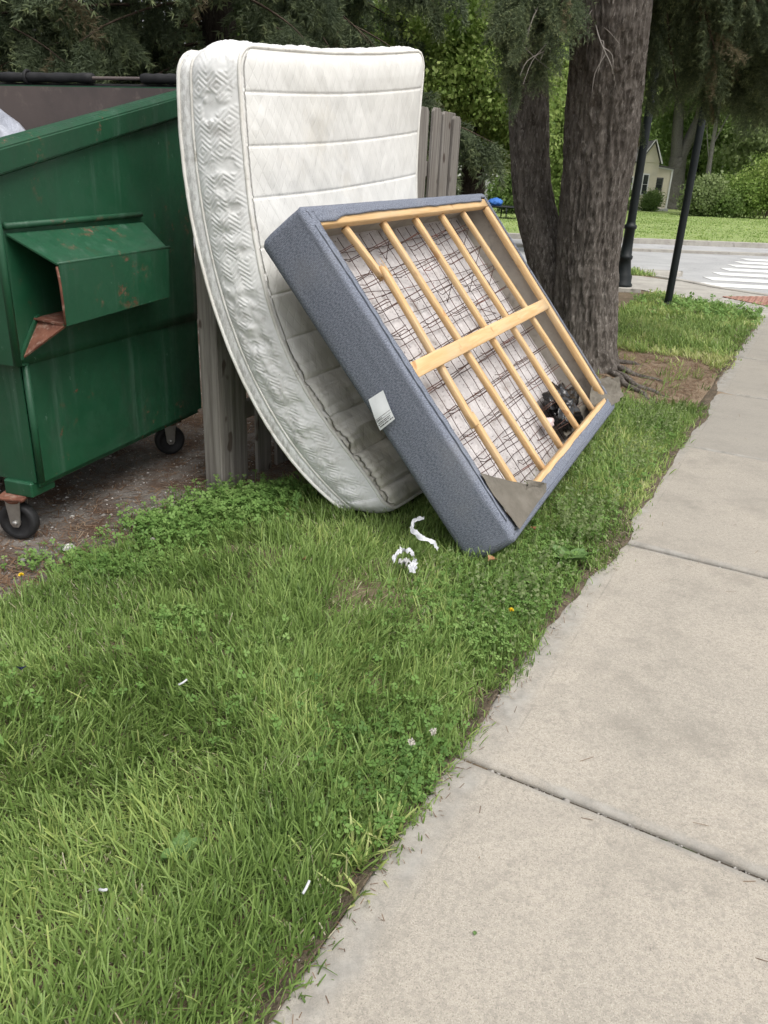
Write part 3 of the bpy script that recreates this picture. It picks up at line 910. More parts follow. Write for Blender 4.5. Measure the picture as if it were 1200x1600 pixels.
def mnormal(a, b, w, side):
    e = 1e-3
    pa = mpos(a + e, b, w) - mpos(a - e, b, w); pb_ = mpos(a, b + e, w) - mpos(a, b - e, w)
    n = np.cross(pa, pb_); n /= np.linalg.norm(n, axis=-1)[..., None]
    return n                                                     # points out of the front face
mat_root = thing('mattress', 'stained white quilted mattress propped upright and bowed against the fence', 'mattress', loc=MB0)
RC = .07
def inset(b):
    d = np.minimum(b, ML - b)
    x = np.clip(RC - d, 0, RC)
    return RC - np.sqrt(np.maximum(RC * RC - x * x, 0))
# face panels
def panel(name, w, sg, mat_, nu, nv):
    e = RC * (1 - np.cos(np.linspace(0, np.pi / 2, 9)))
    bs = np.concatenate([e, np.linspace(RC + .008, ML - RC - .008, nu), (ML - e)[::-1]])
    ks = np.linspace(0, 1, nv)
    ks = np.concatenate([[0, .004, .010], ks[2:-2], [.990, .996, 1]])
    Bb, K = np.meshgrid(bs, ks, indexing='ij')
    ins = inset(Bb)
    A = ins + K * (MW - 2 * ins)
    p = mpos(A, Bb, np.full_like(A, w)); n = mnormal(A, Bb, np.full_like(A, w), 1) * sg
    d = np.minimum(np.minimum(A - ins, MW - ins - A), np.minimum(Bb, ML - Bb))
    puff = .022 * (1 - np.exp(-d / .035))
    sp = .188
    seam = np.abs(((Bb - .10) / sp + .5) % 1 - .5) * sp
    low = sstep(1.0, .3, Bb) * sstep(.9, .0, A)                       # slack, gathered ticking on the bend
    vs_ = np.abs(A - 1.10)
    puff = puff - .0034 * np.exp(-(seam / .0042) ** 2) * sstep(0, .03, d) - .003 * np.exp(-(vs_ / .005) ** 2) + (.003 + .020 * low) * np.sqrt(np.clip(seam / (sp / 2), 0, 1)) * sstep(0, .03, d)
    q = A * .82 + Bb * .57
    wr = fbm(q * 11, (A * .57 - Bb * .82) * 3.5, 81, 3) - .5
    puff = puff + wr * .021 * sstep(0, .04, d) * (1 - .6 * K)
    g = fbm(A * 3.0 + 5, Bb * 26, 83, 3) - .5
    puff = puff + g * .042 * low * np.exp(-A / .25)
    puff = puff + (fbm(A * 2.2, Bb * 2.2, 85, 3) - .5) * .02 * sstep(0, .15, d)
    V = p + n * puff[..., None]
    F = grid_faces(len(bs), len(ks))
    if sg > 0: F = F[:, ::-1]
    return np_obj(name, (V - MB0).reshape(-1, 3), F, mat_, mat_root, True, uv=np.stack([A, Bb], -1).reshape(-1, 2))
panel('front_panel', 0.0, 1, M['ticking'], 460, 220)
panel('back_panel', MT, -1, M['ticking'], 60, 50)
# outline of the border: up the near side, across the top, down the far side, along the bottom
def outline(stn, stt, stf):
    pts = []
    bl = np.arange(RC, ML - RC, stn); pts += [(0, b) for b in bl]
    for a in np.linspace(np.pi, np.pi / 2, 18): pts.append((RC + RC * math.cos(a), ML - RC + RC * math.sin(a)))
    pts += [(a, ML) for a in np.arange(RC + stt, MW - RC, stt)]
    for a in np.linspace(np.pi / 2, 0, 12): pts.append((MW - RC + RC * math.cos(a), ML - RC + RC * math.sin(a)))
    pts += [(MW, b) for b in np.arange(ML - RC - stf, RC, -stf)]
    for a in np.linspace(0, -np.pi / 2, 10): pts.append((MW - RC + RC * math.cos(a), RC + RC * math.sin(a)))
    pts += [(a, 0) for a in np.arange(MW - RC - stf, RC, -stf)]
    for a in np.linspace(-np.pi / 2, -np.pi, 12): pts.append((RC + RC * math.cos(a), RC + RC * math.sin(a)))
    return np.array(pts)
OL = outline(.0036, .0055, .02)
keep = np.r_[True, np.linalg.norm(np.diff(OL, axis=0), axis=1) > 1e-4]; OL = OL[keep]
def loop_frames(w):
    a, b = OL[:, 0], OL[:, 1]
    p = mpos(a, b, np.full(len(a), float(w)))
    # outward direction in the (a, b) plane, mapped to world
    ca = np.clip(a, RC, MW - RC); cb_ = np.clip(b, RC, ML - RC)
    o = np.stack([a - ca, b - cb_], -1); o /= np.linalg.norm(o, axis=1)[:, None] + 1e-9
    q = mpos(a - o[:, 0] * .004, b - o[:, 1] * .004, np.full(len(a), float(w)))
    n = p - q; n /= np.linalg.norm(n, axis=1)[:, None]
    return p, n
ws = np.concatenate([np.linspace(0, .190, 46), np.linspace(.194, MT, 12)])
sl_ = np.r_[0, np.cumsum(np.linalg.norm(np.diff(OL, axis=0), axis=1))]
rows = []
for w in ws:
    p, n = loop_frames(w)
    t = w / .19
    if w <= .19:
        prof_ = .020 * (np.sin(np.pi * np.clip(t, 0, 1)) ** .5)
        bid = np.floor(sl_ / .092 + .35 * np.sin(sl_ * 9)).astype(int)
        tri = np.abs(((w / .038 + (bid % 2)) % 2) - 1)                # herringbone columns that switch from block to block
        qq = sl_ + .034 * tri + .007 * (bid % 3)
        blk = fbm(sl_ / .055, np.full_like(sl_, w / .05), 91, 2)
        chev = np.abs(np.sin(np.pi * qq / .019))
        h = prof_ + (.0050 * np.sqrt(chev)) * sstep(.24, .42, blk) * np.sin(np.pi * t) ** .3
        puffs = np.sin(np.pi * sl_ / .088) ** 2 * (np.sin(np.pi * np.clip((w / .19), 0, 1)) ** 2)
        h = h + .011 * puffs * vnoise(sl_ / .088, sl_ * 0 + 3, 5) + .012 * (fbm(sl_ * 9, np.full_like(sl_, w * 14), 95, 3) - .5) * np.sin(np.pi * t)
        zone = sstep(.25, .45, sl_) * sstep(1.1, .8, sl_)
        h = h + zone * .040 * (fbm(sl_ * 14, np.full_like(sl_, w * 16), 97, 3) - .5) * np.sin(np.pi * t)
    else:
        t2 = (w - .19) / (MT - .19)
        h = .007 * np.sin(np.pi * t2) + .002 * (fbm(sl_ * 60, np.full_like(sl_, w * 60), 99, 2) - .5)
    rows.append(p + n * np.asarray(h)[:, None])
R_ = np.array(rows)                                              # (w, loop, 3)
nw, nl = R_.shape[:2]
i, j = np.meshgrid(np.arange(nw - 1), np.arange(nl), indexing='ij')
F = np.stack([i * nl + j, i * nl + (j + 1) % nl, (i + 1) * nl + (j + 1) % nl, (i + 1) * nl + j], -1).reshape(-1, 4)
uvb = np.stack([np.repeat(ws[:, None], nl, 1), np.repeat(sl_[None], nw, 0)], -1).reshape(-1, 2)
np_obj('quilted_border', (R_ - MB0).reshape(-1, 3), F, M['border'], mat_root, True, uv=uvb)
for w, r in ((0, .0075), (.192, .0060), (MT, .0070)):
    p, n = loop_frames(w)
    sk = 3
    wob = .003 * (fbm(sl_[::sk] * 30, sl_[::sk] * 0 + w, 103, 2) - .5)
    tube('piping', (p + n * (.004 + wob[0]))[::sk] + n[::sk] * wob[:, None] - MB0, r, M['piping'], mat_root, 7, True)

# ------------------------------------------------------------------ box spring
BE1 = np.array([.419, .907, .030]); BE1 /= np.linalg.norm(BE1)
BE2 = np.array([-.588, .246, .770]); BE2 -= BE1 * (BE1 @ BE2); BE2 /= np.linalg.norm(BE2)
BN = np.cross(BE1, BE2)
BO = np.array([.332, 2.596, -.019])
BM = Matrix(((BE1[0], BE2[0], BN[0], BO[0]), (BE1[1], BE2[1], BN[1], BO[1]), (BE1[2], BE2[2], BN[2], BO[2]), (0, 0, 0, 1)))
BL, BW, BT = 1.943, 1.413, .214
bxs = thing('box_spring', 'torn blue-grey box spring lying tilted on the mattress, wooden slats and wires exposed', 'box spring', matrix=BM)
# fabric cover: round the four sides and lapped over the open face
def rrect(L, Wd, r, st):
    pts = []
    def arc(cx, cy, a0, a1):
        for a in np.linspace(a0, a1, 9): pts.append((cx + r * math.cos(a), cy + r * math.sin(a)))
    arc(r, r, math.pi, 1.5 * math.pi); pts.extend([(x, 0) for x in np.arange(r + st, L - r, st)])
    arc(L - r, r, -.5 * math.pi, 0); pts.extend([(L, y) for y in np.arange(r + st, Wd - r, st)])
    arc(L - r, Wd - r, 0, .5 * math.pi); pts.extend([(x, Wd) for x in np.arange(L - r - st, r, -st)])
    arc(r, Wd - r, .5 * math.pi, math.pi); pts.extend([(0, y) for y in np.arange(Wd - r - st, r, -st)])
    P = np.array(pts)
    k = np.r_[np.linalg.norm(P - np.roll(P, 1, 0), axis=1) > 1e-5]
    return P[k]
PR = rrect(BL, BW, .028, .014)
npr = len(PR)
cc = np.stack([np.clip(PR[:, 0], .028, BL - .028), np.clip(PR[:, 1], .028, BW - .028)], -1)
on = PR - cc; on /= np.linalg.norm(on, axis=1)[:, None] + 1e-9
ps = np.r_[0, np.cumsum(np.linalg.norm(np.diff(PR, axis=0), axis=1))]
left = sstep(.3, .05, PR[:, 0]) ; right = sstep(BL - .1, BL - .01, PR[:, 0]); bot = sstep(.1, .01, PR[:, 1]); topp = sstep(BW - .1, BW - .01, PR[:, 1])
lip = .050 * left + .030 * right + .055 * bot + .040 * topp
lip = np.clip(lip, .03, .058) + .008 * (fbm(ps * 9, ps * 0, 111, 3) - .5)
lip = np.where((PR[:, 0] > BL - .1) & (PR[:, 1] > .1), .022 + .022 * (fbm(ps * 6, ps * 0 + 4, 113, 3) - .5), lip)
prof = []
zz = np.concatenate([np.linspace(0, BT - .02, 14)])
rows = [np.c_[PR - on * .03, np.full(npr, -.004)], np.c_[PR - on * .008, np.full(npr, -.001)]]
uvr = [-.03, -.008]
for z in zz[1:]:
    bulge = .006 * np.sin(np.pi * z / BT) + .008 * (fbm(ps * 3.0, np.full_like(ps, z * 9), 115, 3) - .5)
    rows.append(np.c_[PR + on * bulge[:, None], np.full(npr, z)]); uvr.append(z)
for k_, (off, dz) in enumerate(((.001, -.010), (-.006, -.002), (-.014, .003))):
    rows.append(np.c_[PR + on * off, BT + dz + .003 * (fbm(ps * 12, ps * 0 + k_, 117, 2) - .5)]); uvr.append(BT + .01 * k_)
for f in (.35, .6, .8, 1.0):
    ruf = .007 * (fbm(ps * 22, np.full_like(ps, f * 2), 119, 3) - .4) * f
    rows.append(np.c_[PR - on * (lip * f + .012)[:, None], BT + .004 + ruf]); uvr.append(BT + .03 + .04 * f)
rows.append(np.c_[PR - on * (lip + .010)[:, None], np.full(npr, BT - .006)]); uvr.append(BT + .08)
R_ = np.array(rows); nr = len(R_)
i, j = np.meshgrid(np.arange(nr - 1), np.arange(npr), indexing='ij')
F = np.stack([i * npr + j, i * npr + (j + 1) % npr, (i + 1) * npr + (j + 1) % npr, (i + 1) * npr + j], -1).reshape(-1, 4)
uvb = np.stack([np.repeat(ps[None], nr, 0), np.repeat(np.array(uvr)[:, None], npr, 1)], -1).reshape(-1, 2)
np_obj('fabric_cover', R_.reshape(-1, 3), F, M['tweed'], bxs, True, uv=uvb)
# folded seam running along the lap
def seamline(p):
    P = smooth_path(p, 60); P[:, 2] += .0015 * np.sin(np.arange(60) * 1.7)
    return P
tube('lap_seam', seamline([(.022, .08, BT + .007), (.026, .4, BT + .009), (.019, .7, BT + .008), (.027, 1.0, BT + .009), (.021, 1.33, BT + .007)]), .0035, M['tweed'], bxs, 6)
tube('lap_seam', seamline([(.08, .028, BT + .007), (.6, .024, BT + .008), (1.2, .029, BT + .007), (1.85, .024, BT + .007)]), .0035, M['tweed'], bxs, 6)
# the far skin, the felt pad on it and the lining of the side walls
def sagsheet(name, z, amp, mat_, inset_, seed, th):
    xs = np.linspace(inset_, BL - inset_, 90); ys = np.linspace(inset_, BW - inset_, 66)
    X, Y = np.meshgrid(xs, ys, indexing='ij')
    Z = z + amp * (fbm(X * 5, Y * 5, seed, 3) - .5)
    V = np.stack([X, Y, Z], -1).reshape(-1, 3)
    return np_obj(name, V, grid_faces(len(xs), len(ys)), mat_, bxs, True)
sagsheet('back_skin', .002, .002, M['lining'], .012, 121, 0)
sagsheet('felt_pad', .016, .010, M['felt'], .016, 123, 0)
def liner(name, a, b, seed):
    n = 70
    t = np.linspace(0, 1, n)
    base = np.array(a) + np.outer(t, np.array(b) - np.array(a))
    nrm = np.array([-(b[1] - a[1]), b[0] - a[0]]); nrm = nrm / np.linalg.norm(nrm)
    rows = []
    for k_, z in enumerate(np.linspace(.008, BT - .012, 10)):
        off = .010 + .016 * fbm(t * 9 + seed, np.full(n, z * 12), seed, 3)
        rows.append(np.c_[base + nrm * off[:, None], np.full(n, z)])
    V = np.array(rows)
    np_obj(name, V.reshape(-1, 3), grid_faces(10, n), M['lining'], bxs, True)
liner('wall_lining', (0.004, 0.004), (BL - .004, 0.004), 1)
liner('wall_lining', (BL - .004, 0.004), (BL - .004, BW - .004), 2)
liner('wall_lining', (BL - .004, BW - .004), (0.004, BW - .004), 3)
liner('wall_lining', (0.004, BW - .004), (0.004, 0.004), 4)
# timber
def stick(name, a, b, w, h, seed=0, jag=(0, 0), bend=0.0):
    """a squared stick from a to b with worn edges; jag: ragged broken ends"""
    a = np.array(a, float); b = np.array(b, float); L = np.linalg.norm(b - a)
    d = (b - a) / L; up = np.array([0, 0, 1.]); s = np.cross(d, up); s /= np.linalg.norm(s); up = np.cross(s, d)
    c = .10 * min(w, h)
    ring = np.array([(-w / 2 + c, -h / 2), (w / 2 - c, -h / 2), (w / 2, -h / 2 + c), (w / 2, h / 2 - c), (w / 2 - c, h / 2), (-w / 2 + c, h / 2), (-w / 2, h / 2 - c), (-w / 2, -h / 2 + c)])
    n = 14; V = []
    r = np.random.default_rng(seed)
    for i_, t in enumerate(np.linspace(0, 1, n)):
        wob = (r.random(2) - .5) * .0008 + np.array([bend * math.sin(math.pi * t), 0])
        sc = 1 + (r.random() - .5) * .02
        p = a + d * L * t
        for k_, (x, y) in enumerate(ring):
            e = 0
            if i_ == 0: e = -jag[0] * r.random()
            if i_ == n - 1: e = jag[1] * r.random()
            V.append(p + s * (x * sc + wob[0]) + up * (y * sc + wob[1]) + d * e)
    V = np.array(V); k = 8
    i, j = np.meshgrid(np.arange(n - 1), np.arange(k), indexing='ij')
    F = np.stack([i * k + j, i * k + (j + 1) % k, (i + 1) * k + (j + 1) % k, (i + 1) * k + j], -1).reshape(-1, 4)
    caps = np.array([[0, 7, 6, 1], [1, 6, 5, 2], [2, 5, 4, 3]])
    F = np.vstack([F, caps, (caps + (n - 1) * k)[:, ::-1]])
    Rm = np.stack([s, d, up], 1)                                  # length along the object's own Y, where the grain runs
    o = np_obj(name, (V - (a + b) / 2) @ Rm, F, M['pine'], bxs)
    o.matrix_local = Matrix.Translation((a + b) / 2) @ Matrix(Rm.tolist()).to_4x4()
    return o
zr_ = BT - .022
stick('frame_rail', (.03, .062, zr_), (BL - .03, .062, zr_), .050, .036, 1)
stick('frame_rail', (.03, BW - .058, zr_), (BL - .03, BW - .058, zr_), .046, .036, 2)
stick('frame_rail', (.038, .09, zr_), (.038, BW - .085, zr_), .040, .036, 3)
stick('frame_rail', (BL - .052, .09, zr_), (BL - .042, BW - .085, zr_), .040, .034, 4, bend=.004)
zs = BT - .040
sl_lab = {}
tops = [.305, .635, .967, 1.283, 1.578]; bots = [.335, .665, .985, 1.315, 1.67]
for i_ in range(1, 5):
    stick('slat', (bots[i_], .085, zs), (tops[i_], BW - .080, zs), .032, .025, 20 + i_, bend=.004 * (-1) ** i_)
# the first slat is snapped in two places
tag(stick('slat', (.300, BW - .080, zs), (.388, 1.135, zs - .022), .032, .025, 31, jag=(0, .05)), 'snapped upper length of the first slat, splintered at its end')
tag(stick('slat', (.398, 1.12, zs - .004), (.318, .425, zs + .004), .032, .025, 32, jag=(.03, .012)), 'long middle length of the snapped slat')
tag(stick('slat', (.358, .440, zs - .006), (.335, .085, zs), .032, .025, 33, jag=(.06, 0)), 'short lower length of the snapped slat with a splintered tip')
# splinters
r_ = np.random.default_rng(5)
for c, d0 in (((.385, 1.14, zs - .02), (.25, -1, -.2)), ((.36, .44, zs), (-.02, 1, .15)), ((.40, 1.12, zs), (-.15, 1, .1))):
    for q in range(4):
        d = np.array(d0) + (r_.random(3) - .5) * .3; d /= np.linalg.norm(d)
        p = np.array(c) + (r_.random(3) - .5) * .024
        V, F = tube_np([p - d * .03, p + d * .01, p + d * (.03 + .03 * r_.random())], [.003, .0025, .0004], 4)
        np_obj('splinter', V, F, M['pine'], bxs)
tag(stick('cross_rail', (.035, .722, BT - .012), (BL - .05, .706, BT - .012), .062, .014, 40), 'flat rail nailed across the middle of the slats')
# wire grid and the bent torsion wires that stand on it
def wires(name, paths, r=.0019, mat_=None):
    V, F = join_np([tube_np(p, r, 4, cap=False) for p in paths])
    return np_obj(name, V, F, mat_ or M['wire'], bxs, True)
gp = []
r_ = np.random.default_rng(8)
for x in np.arange(.09, BL - .05, .098):
    ys = np.linspace(.04, BW - .04, 24)
    gp.append(np.c_[x + .010 * (fbm(ys * 5, ys * 0 + x * 9, 131, 3) - .5) * 2, ys, .028 + .008 * fbm(ys * 7, ys * 0 + x, 133, 2)])
for y in np.arange(.07, BW - .03, .112):
    xs = np.linspace(.03, BL - .03, 30)
    gp.append(np.c_[xs, y + .010 * (fbm(xs * 5, xs * 0 + y * 9, 135, 3) - .5) * 2, .030 + .008 * fbm(xs * 7, xs * 0 + y, 137, 2)])
o = wires('wire_grid', gp, .0017)
for y in np.arange(.13, BW - .10, .125):
    if abs(y - .70) < .045: continue
    paths = []
    for i_ in range(5):
        xm = bots[i_] + (tops[i_] - bots[i_]) * y / BW
        for dup in range(2):
            j = r_.normal(0, .006, 8); yy = y + .014 * dup
            w_ = .15 if y < .72 else .19
            paths.append(np.array([(xm + .010, yy + j[0], zs - .015), (xm - .012, yy + j[1], zs - .018), (xm - w_ + j[2], yy + j[3], .040), (xm - w_ - .03, yy + j[4] + .012, .034)]))
            if r_.random() < .15 and y > .75:
                paths.append(np.array([(xm + .012, yy, zs - .017), (xm + .11 + j[5], yy - .05 + j[6], .045), (xm + .15 + j[5], yy - .03, .036)]))
    for p in paths: wires('spring_wire', [p], .0019)
for q in range(5):                                               # a few sprung loose and bent
    x0, y0 = r_.uniform(.15, 1.6), r_.uniform(.75, 1.25); a0 = r_.uniform(-.9, -.4)
    d = np.array([math.cos(a0), math.sin(a0)]) * r_.uniform(.10, .22)
    wires('loose_wire', [np.array([(x0, y0, .035), (x0 + d[0] * .5, y0 + d[1] * .5, .09), (x0 + d[0], y0 + d[1], .13), (x0 + d[0] * .9 + .03, y0 + d[1] * .8, .06)])], .0018)
# torn dust cover left at two corners
def cloth(name, corners, n, amp, seed, mat_, parent, power=1.0):
    u = np.linspace(0, 1, n); U, Vv = np.meshgrid(u, u, indexing='ij')
    c = np.array(corners, float)
    P = (c[0] * ((1 - U) * (1 - Vv))[..., None] + c[1] * (U * (1 - Vv))[..., None] + c[2] * (U * Vv)[..., None] + c[3] * ((1 - U) * Vv)[..., None])
    nn = np.cross(c[1] - c[0], c[3] - c[0]); nn /= np.linalg.norm(nn)
    P = P + nn * (amp * 2 * (fbm(U * 3.2 + seed, Vv * 3.2, seed, 4) - .5))[..., None]
    P = P + (c[2] - c[0])[None, None] * (.07 * (fbm(U * 9, Vv * 2 + seed, seed + 2, 2) - .5) * Vv)[..., None]
    Vf = P.reshape(-1, 3); F = grid_faces(n, n)
    return np_obj(name, np.vstack([Vf, Vf - nn * .0015]), np.vstack([F, F[:, ::-1] + n * n]), mat_, parent, True)
cloth('dust_cover', [(.046, .026, BT + .018), (.036, .280, BT + .010), (.335, .110, BT + .014), (.440, .034, BT + .020)], 26, .008, 5, M['dustcover'], bxs)
cloth('dust_cover', [(.27, .10, BT + .006), (.33, .125, BT + .03), (.47, .055, BT + .028), (.44, .03, BT + .008)], 18, .010, 6, M['dustcover'], bxs)
cloth('dust_cover', [(1.66, .045, BT - .09), (1.90, .20, BT - .03), (2.02, .16, BT + .05), (1.95, .02, BT + .03)], 26, .035, 7, M['dustcover'], bxs)
cloth('dust_cover', [(1.93, .03, BT + .01), (1.90, .17, BT + .0), (2.06, .13, BT + .06), (2.06, .02, BT + .035)], 18, .02, 12, M['dustcover'], bxs)
cloth('dust_cover', [(1.40, .06, .06), (1.52, .24, .05), (1.88, .17, .12), (1.84, .03, .10)], 24, .03, 9, M['dustcover'], bxs)
# care tag stitched to the near end
tg = [(-.010, .725, .030), (-.011, .722, .104), (-.020, .612, .088), (-.018, .606, .008)]
n = 10
U, Vv = np.meshgrid(np.linspace(0, 1, n), np.linspace(0, 1, n), indexing='ij')
c = np.array(tg)
def tagp(U, V, lift=0.0):
    P = c[0] * ((1 - U) * (1 - V))[..., None] + c[1] * (U * (1 - V))[..., None] + c[2] * (U * V)[..., None] + c[3] * ((1 - U) * V)[..., None]
    P = P.copy(); P[..., 0] -= .010 * np.sin(V * 2.6) * (V ** .5) * (1 + .3 * np.sin(U * 4)) + lift
    return P
P = tagp(U, Vv).reshape(-1, 3)
F = grid_faces(n, n)
tagobj = np_obj('care_tag', np.vstack([P, P + np.array([.0012, 0, 0])]), np.vstack([F, F[:, ::-1] + n * n]), M['tagwhite'], bxs, True)
tag(tagobj, 'white paper care tag with small dark print')
def printline(v0, th, u0, u1, seed, dashed=True):
    r = np.random.default_rng(seed); Vs, Fs, u, o = [], [], u0, 0
    while u < u1:
        w = r.uniform(.03, .11) if dashed else (u1 - u0)
        u2 = min(u + w, u1)
        us = np.linspace(u, u2, 3 if dashed else 14)
        A = tagp(us, np.full_like(us, v0), .0012); B = tagp(us, np.full_like(us, v0 + th), .0012)
        m = len(us)
        Vs.append(np.vstack([A, B])); Fs.append(np.array([[q, q + 1, m + q + 1, m + q] for q in range(m - 1)]) + o); o += 2 * m
        u = u2 + (r.uniform(.012, .035) if dashed else 1)
    np_obj('print_line', np.vstack(Vs), np.vstack(Fs), M['ink'], tagobj)
printline(.655, .012, .02, .98, 1, False); printline(.70, .020, .04, .45, 2); printline(.735, .010, .04, .96, 3, False)
printline(.79, .022, .10, .9, 4); printline(.84, .022, .06, .85, 5); printline(.90, .034, .12, .97, 6)

# black bin liner and a scrap of pink insulation caught in the corner
V, F = blob((0, 0, 0), (.20, .115, .055), 5, 34, .5)
bb = np_obj('bin_liner', V, F, M['blackbag'], None, True)
bb.matrix_world = BM @ Matrix.Translation((1.57, .20, .095))
tag(bb, 'crumpled shiny black plastic bag caught in the corner of the box spring', 'plastic bag')
V, F = blob((0, 0, 0), (.055, .035, .025), 8, 14, .4)
pk = np_obj('foam_scrap', V, F, gmat('pink_foam', (.62, .47, .46), (.68, .58, .57), 30, (), [(60, .5, .005)], .95), None, True)
pk.matrix_world = BM @ Matrix.Translation((1.27, .185, .075))
tag(pk, 'small pinkish foam scrap beside the black bag inside the box spring', 'foam scrap')

# ------------------------------------------------------------------ trees
def bark_np(path, rad, nu, nv, amp, seed, ridge=.034, flare=None):
    P = smooth_path(path, nu); tt = np.linspace(0, len(rad) - 1, nu)
    R = np.interp(tt, np.arange(len(rad)), rad)
    T = np.gradient(P, axis=0); T /= np.linalg.norm(T, axis=1)[:, None]
    ref = np.array([0, 1., 0]); U = ref - T * (T @ ref)[:, None]; U /= np.linalg.norm(U, axis=1)[:, None]
    Wv = np.cross(T, U)
    a = np.linspace(0, 2 * np.pi, nv, endpoint=False)
    A, S = np.meshgrid(a, np.r_[0, np.cumsum(np.linalg.norm(np.diff(P, axis=0), axis=1))], indexing='xy')
    nr_ = max(8, round(2 * np.pi * np.mean(R) / ridge))
    q = A / (2 * np.pi) * nr_
    warp = 1.6 * fbm(q * .35, S * 5, seed, 3)
    g = vnoise(q + warp, S * 5.5, seed + 1)
    rid = 1 - np.abs(2 * g - 1)
    g2 = vnoise(q * 2.3 + warp * 2, S * 15.0, seed + 2)
    rid2 = 1 - np.abs(2 * g2 - 1)
    lump = fbm(q * .16, S * 1.6, seed + 3, 3) - .5
    d = amp * (rid ** .8 - .5) + amp * .5 * (rid2 - .5) + lump * R[:, None] * .18
    rr = R[:, None] + d
    if flare is not None:
        h = np.clip(1 - S / flare[0], 0, 1) ** 2
        rr = rr + h * flare[1] * (.6 + .9 * np.maximum(0, np.sin(A * flare[2] + 1.3)) ** 2)
    V = P[:, None] + rr[..., None] * (np.cos(A)[..., None] * U[:, None] + np.sin(A)[..., None] * Wv[:, None])
    i, j = np.meshgrid(np.arange(nu - 1), np.arange(nv), indexing='ij')
    F = np.stack([i * nv + j, (i + 1) * nv + j, (i + 1) * nv + (j + 1) % nv, i * nv + (j + 1) % nv], -1).reshape(-1, 4)
    return V.reshape(-1, 3), F[:, ::-1]

def rot_to(d, rnd):
    """3x3 matrices whose x axis is d, spun at random about it"""
    d = d / np.linalg.norm(d)
    ref = np.array([0, 0, 1.]) if abs(d[2]) < .9 else np.array([1., 0, 0])
    y = np.cross(ref, d); y /= np.linalg.norm(y); z = np.cross(d, y)
    c, s = math.cos(rnd), math.sin(rnd)
    return np.stack([d, c * y + s * z, -s * y + c * z], 1)

def spray_template(seed, nl=.026, nw=.0038, n_side=9, per=26):
    """a drooping spruce branchlet about 0.36 m long: twigs set with needles (triangles)"""
    r = np.random.default_rng(seed)
    segs = []
    for k in range(2):
        pass
    axis_ = np.array([[0, 0, 0], [.12, 0, -.006], [.24, .004, -.022], [.36, 0, -.05]])
    segs.append(smooth_path(axis_, 8))
    for k in range(n_side):
        for s in (-1, 1):
            x = .03 + .30 * (k + r.random() * .7) / n_side
            L = (.17 - .12 * x / .36) * r.uniform(.7, 1.15)
            a = math.radians(r.uniform(38, 62))
            d = np.array([math.cos(a), s * math.sin(a), -.15 + r.normal(0, .12)])
            p0 = np.array([x, 0, -.05 * (x / .36) ** 2])
            segs.append(np.array([p0, p0 + d * L * .5, p0 + d * L + np.array([0, 0, -.25 * L * r.random()])]))
    Vs = []; tone = []
    for si, sg in enumerate(segs):
        L = np.linalg.norm(np.diff(sg, axis=0), axis=1).sum()
        n = int(per * (3 if si == 0 else 1) * (L / .12 if si else 1)) + 6
        t = np.sort(r.random(n)); t[-5:] = 1 - r.random(5) * .04
        idx = t * (len(sg) - 1); i0 = np.clip(idx.astype(int), 0, len(sg) - 2); f = (idx - i0)[:, None]
        p = sg[i0] * (1 - f) + sg[i0 + 1] * f
        d = sg[i0 + 1] - sg[i0]; d /= np.linalg.norm(d, axis=1)[:, None]
        q = r.normal(size=(n, 3)); q -= d * (q * d).sum(1)[:, None]; q /= np.linalg.norm(q, axis=1)[:, None]
        nd = d * .75 + q * .75; nd /= np.linalg.norm(nd, axis=1)[:, None]
        w = np.cross(nd, r.normal(size=(n, 3))); w /= np.linalg.norm(w, axis=1)[:, None]
        ln = nl * r.uniform(.7, 1.2, n)[:, None]
        Vs.append(np.stack([p - w * nw / 2, p + w * nw / 2, p + nd * ln], 1))
        tip = np.clip((t - .72) / .28, 0, 1) * (.25 + .25 * r.random())
        tone.append(np.repeat(np.clip(.34 + tip + r.normal(0, .09, n), 0, .97), 3))
    return np.concatenate(Vs).reshape(-1, 3), np.concatenate(tone)

def conifer_crown(name, limbs, parent, origin, templates, seed, step=.11, hang=.6, scale=(1.0, 1.7), dead=.03, bias=0.0):
    """limbs: list of smooth paths; needles hung along their outer part"""
    r = np.random.default_rng(seed)
    Vs, Ts = [], []
    for path in limbs:
        L = np.linalg.norm(np.diff(path, axis=0), axis=1).sum()
        n = max(3, int(L / step))
        for k in range(n):
            t = .18 + .82 * (k + r.random()) / n
            i = min(int(t * (len(path) - 1)), len(path) - 2)
            p = path[i] + (path[i + 1] - path[i]) * (t * (len(path) - 1) - i)
            d = path[i + 1] - path[i]; d /= np.linalg.norm(d) + 1e-9
            side = np.cross(d, [0, 0, 1.]); side /= np.linalg.norm(side) + 1e-9
            dd = d * r.uniform(.1, .7) + side * r.normal(0, .55) + np.array([0, 0, -hang * r.uniform(.3, 1.5)])
            R = rot_to(dd, r.uniform(-.8, .8))
            T, tn = templates[r.integers(len(templates))]
            sc = r.uniform(*scale) * (1.1 - .35 * t)
            Vs.append(T @ R.T * sc + p)
            base = r.normal(bias, .10)
            tn2 = np.clip(tn + base, 0, .95) if r.random() > dead else np.full_like(tn, .99)
            Ts.append(tn2)
    V = np.vstack(Vs); Tn = np.concatenate(Ts)
    F = np.arange(len(V)).reshape(-1, 3)
    return np_obj(name, V - origin, F, M['needles'], parent, False, {'tone': Tn})

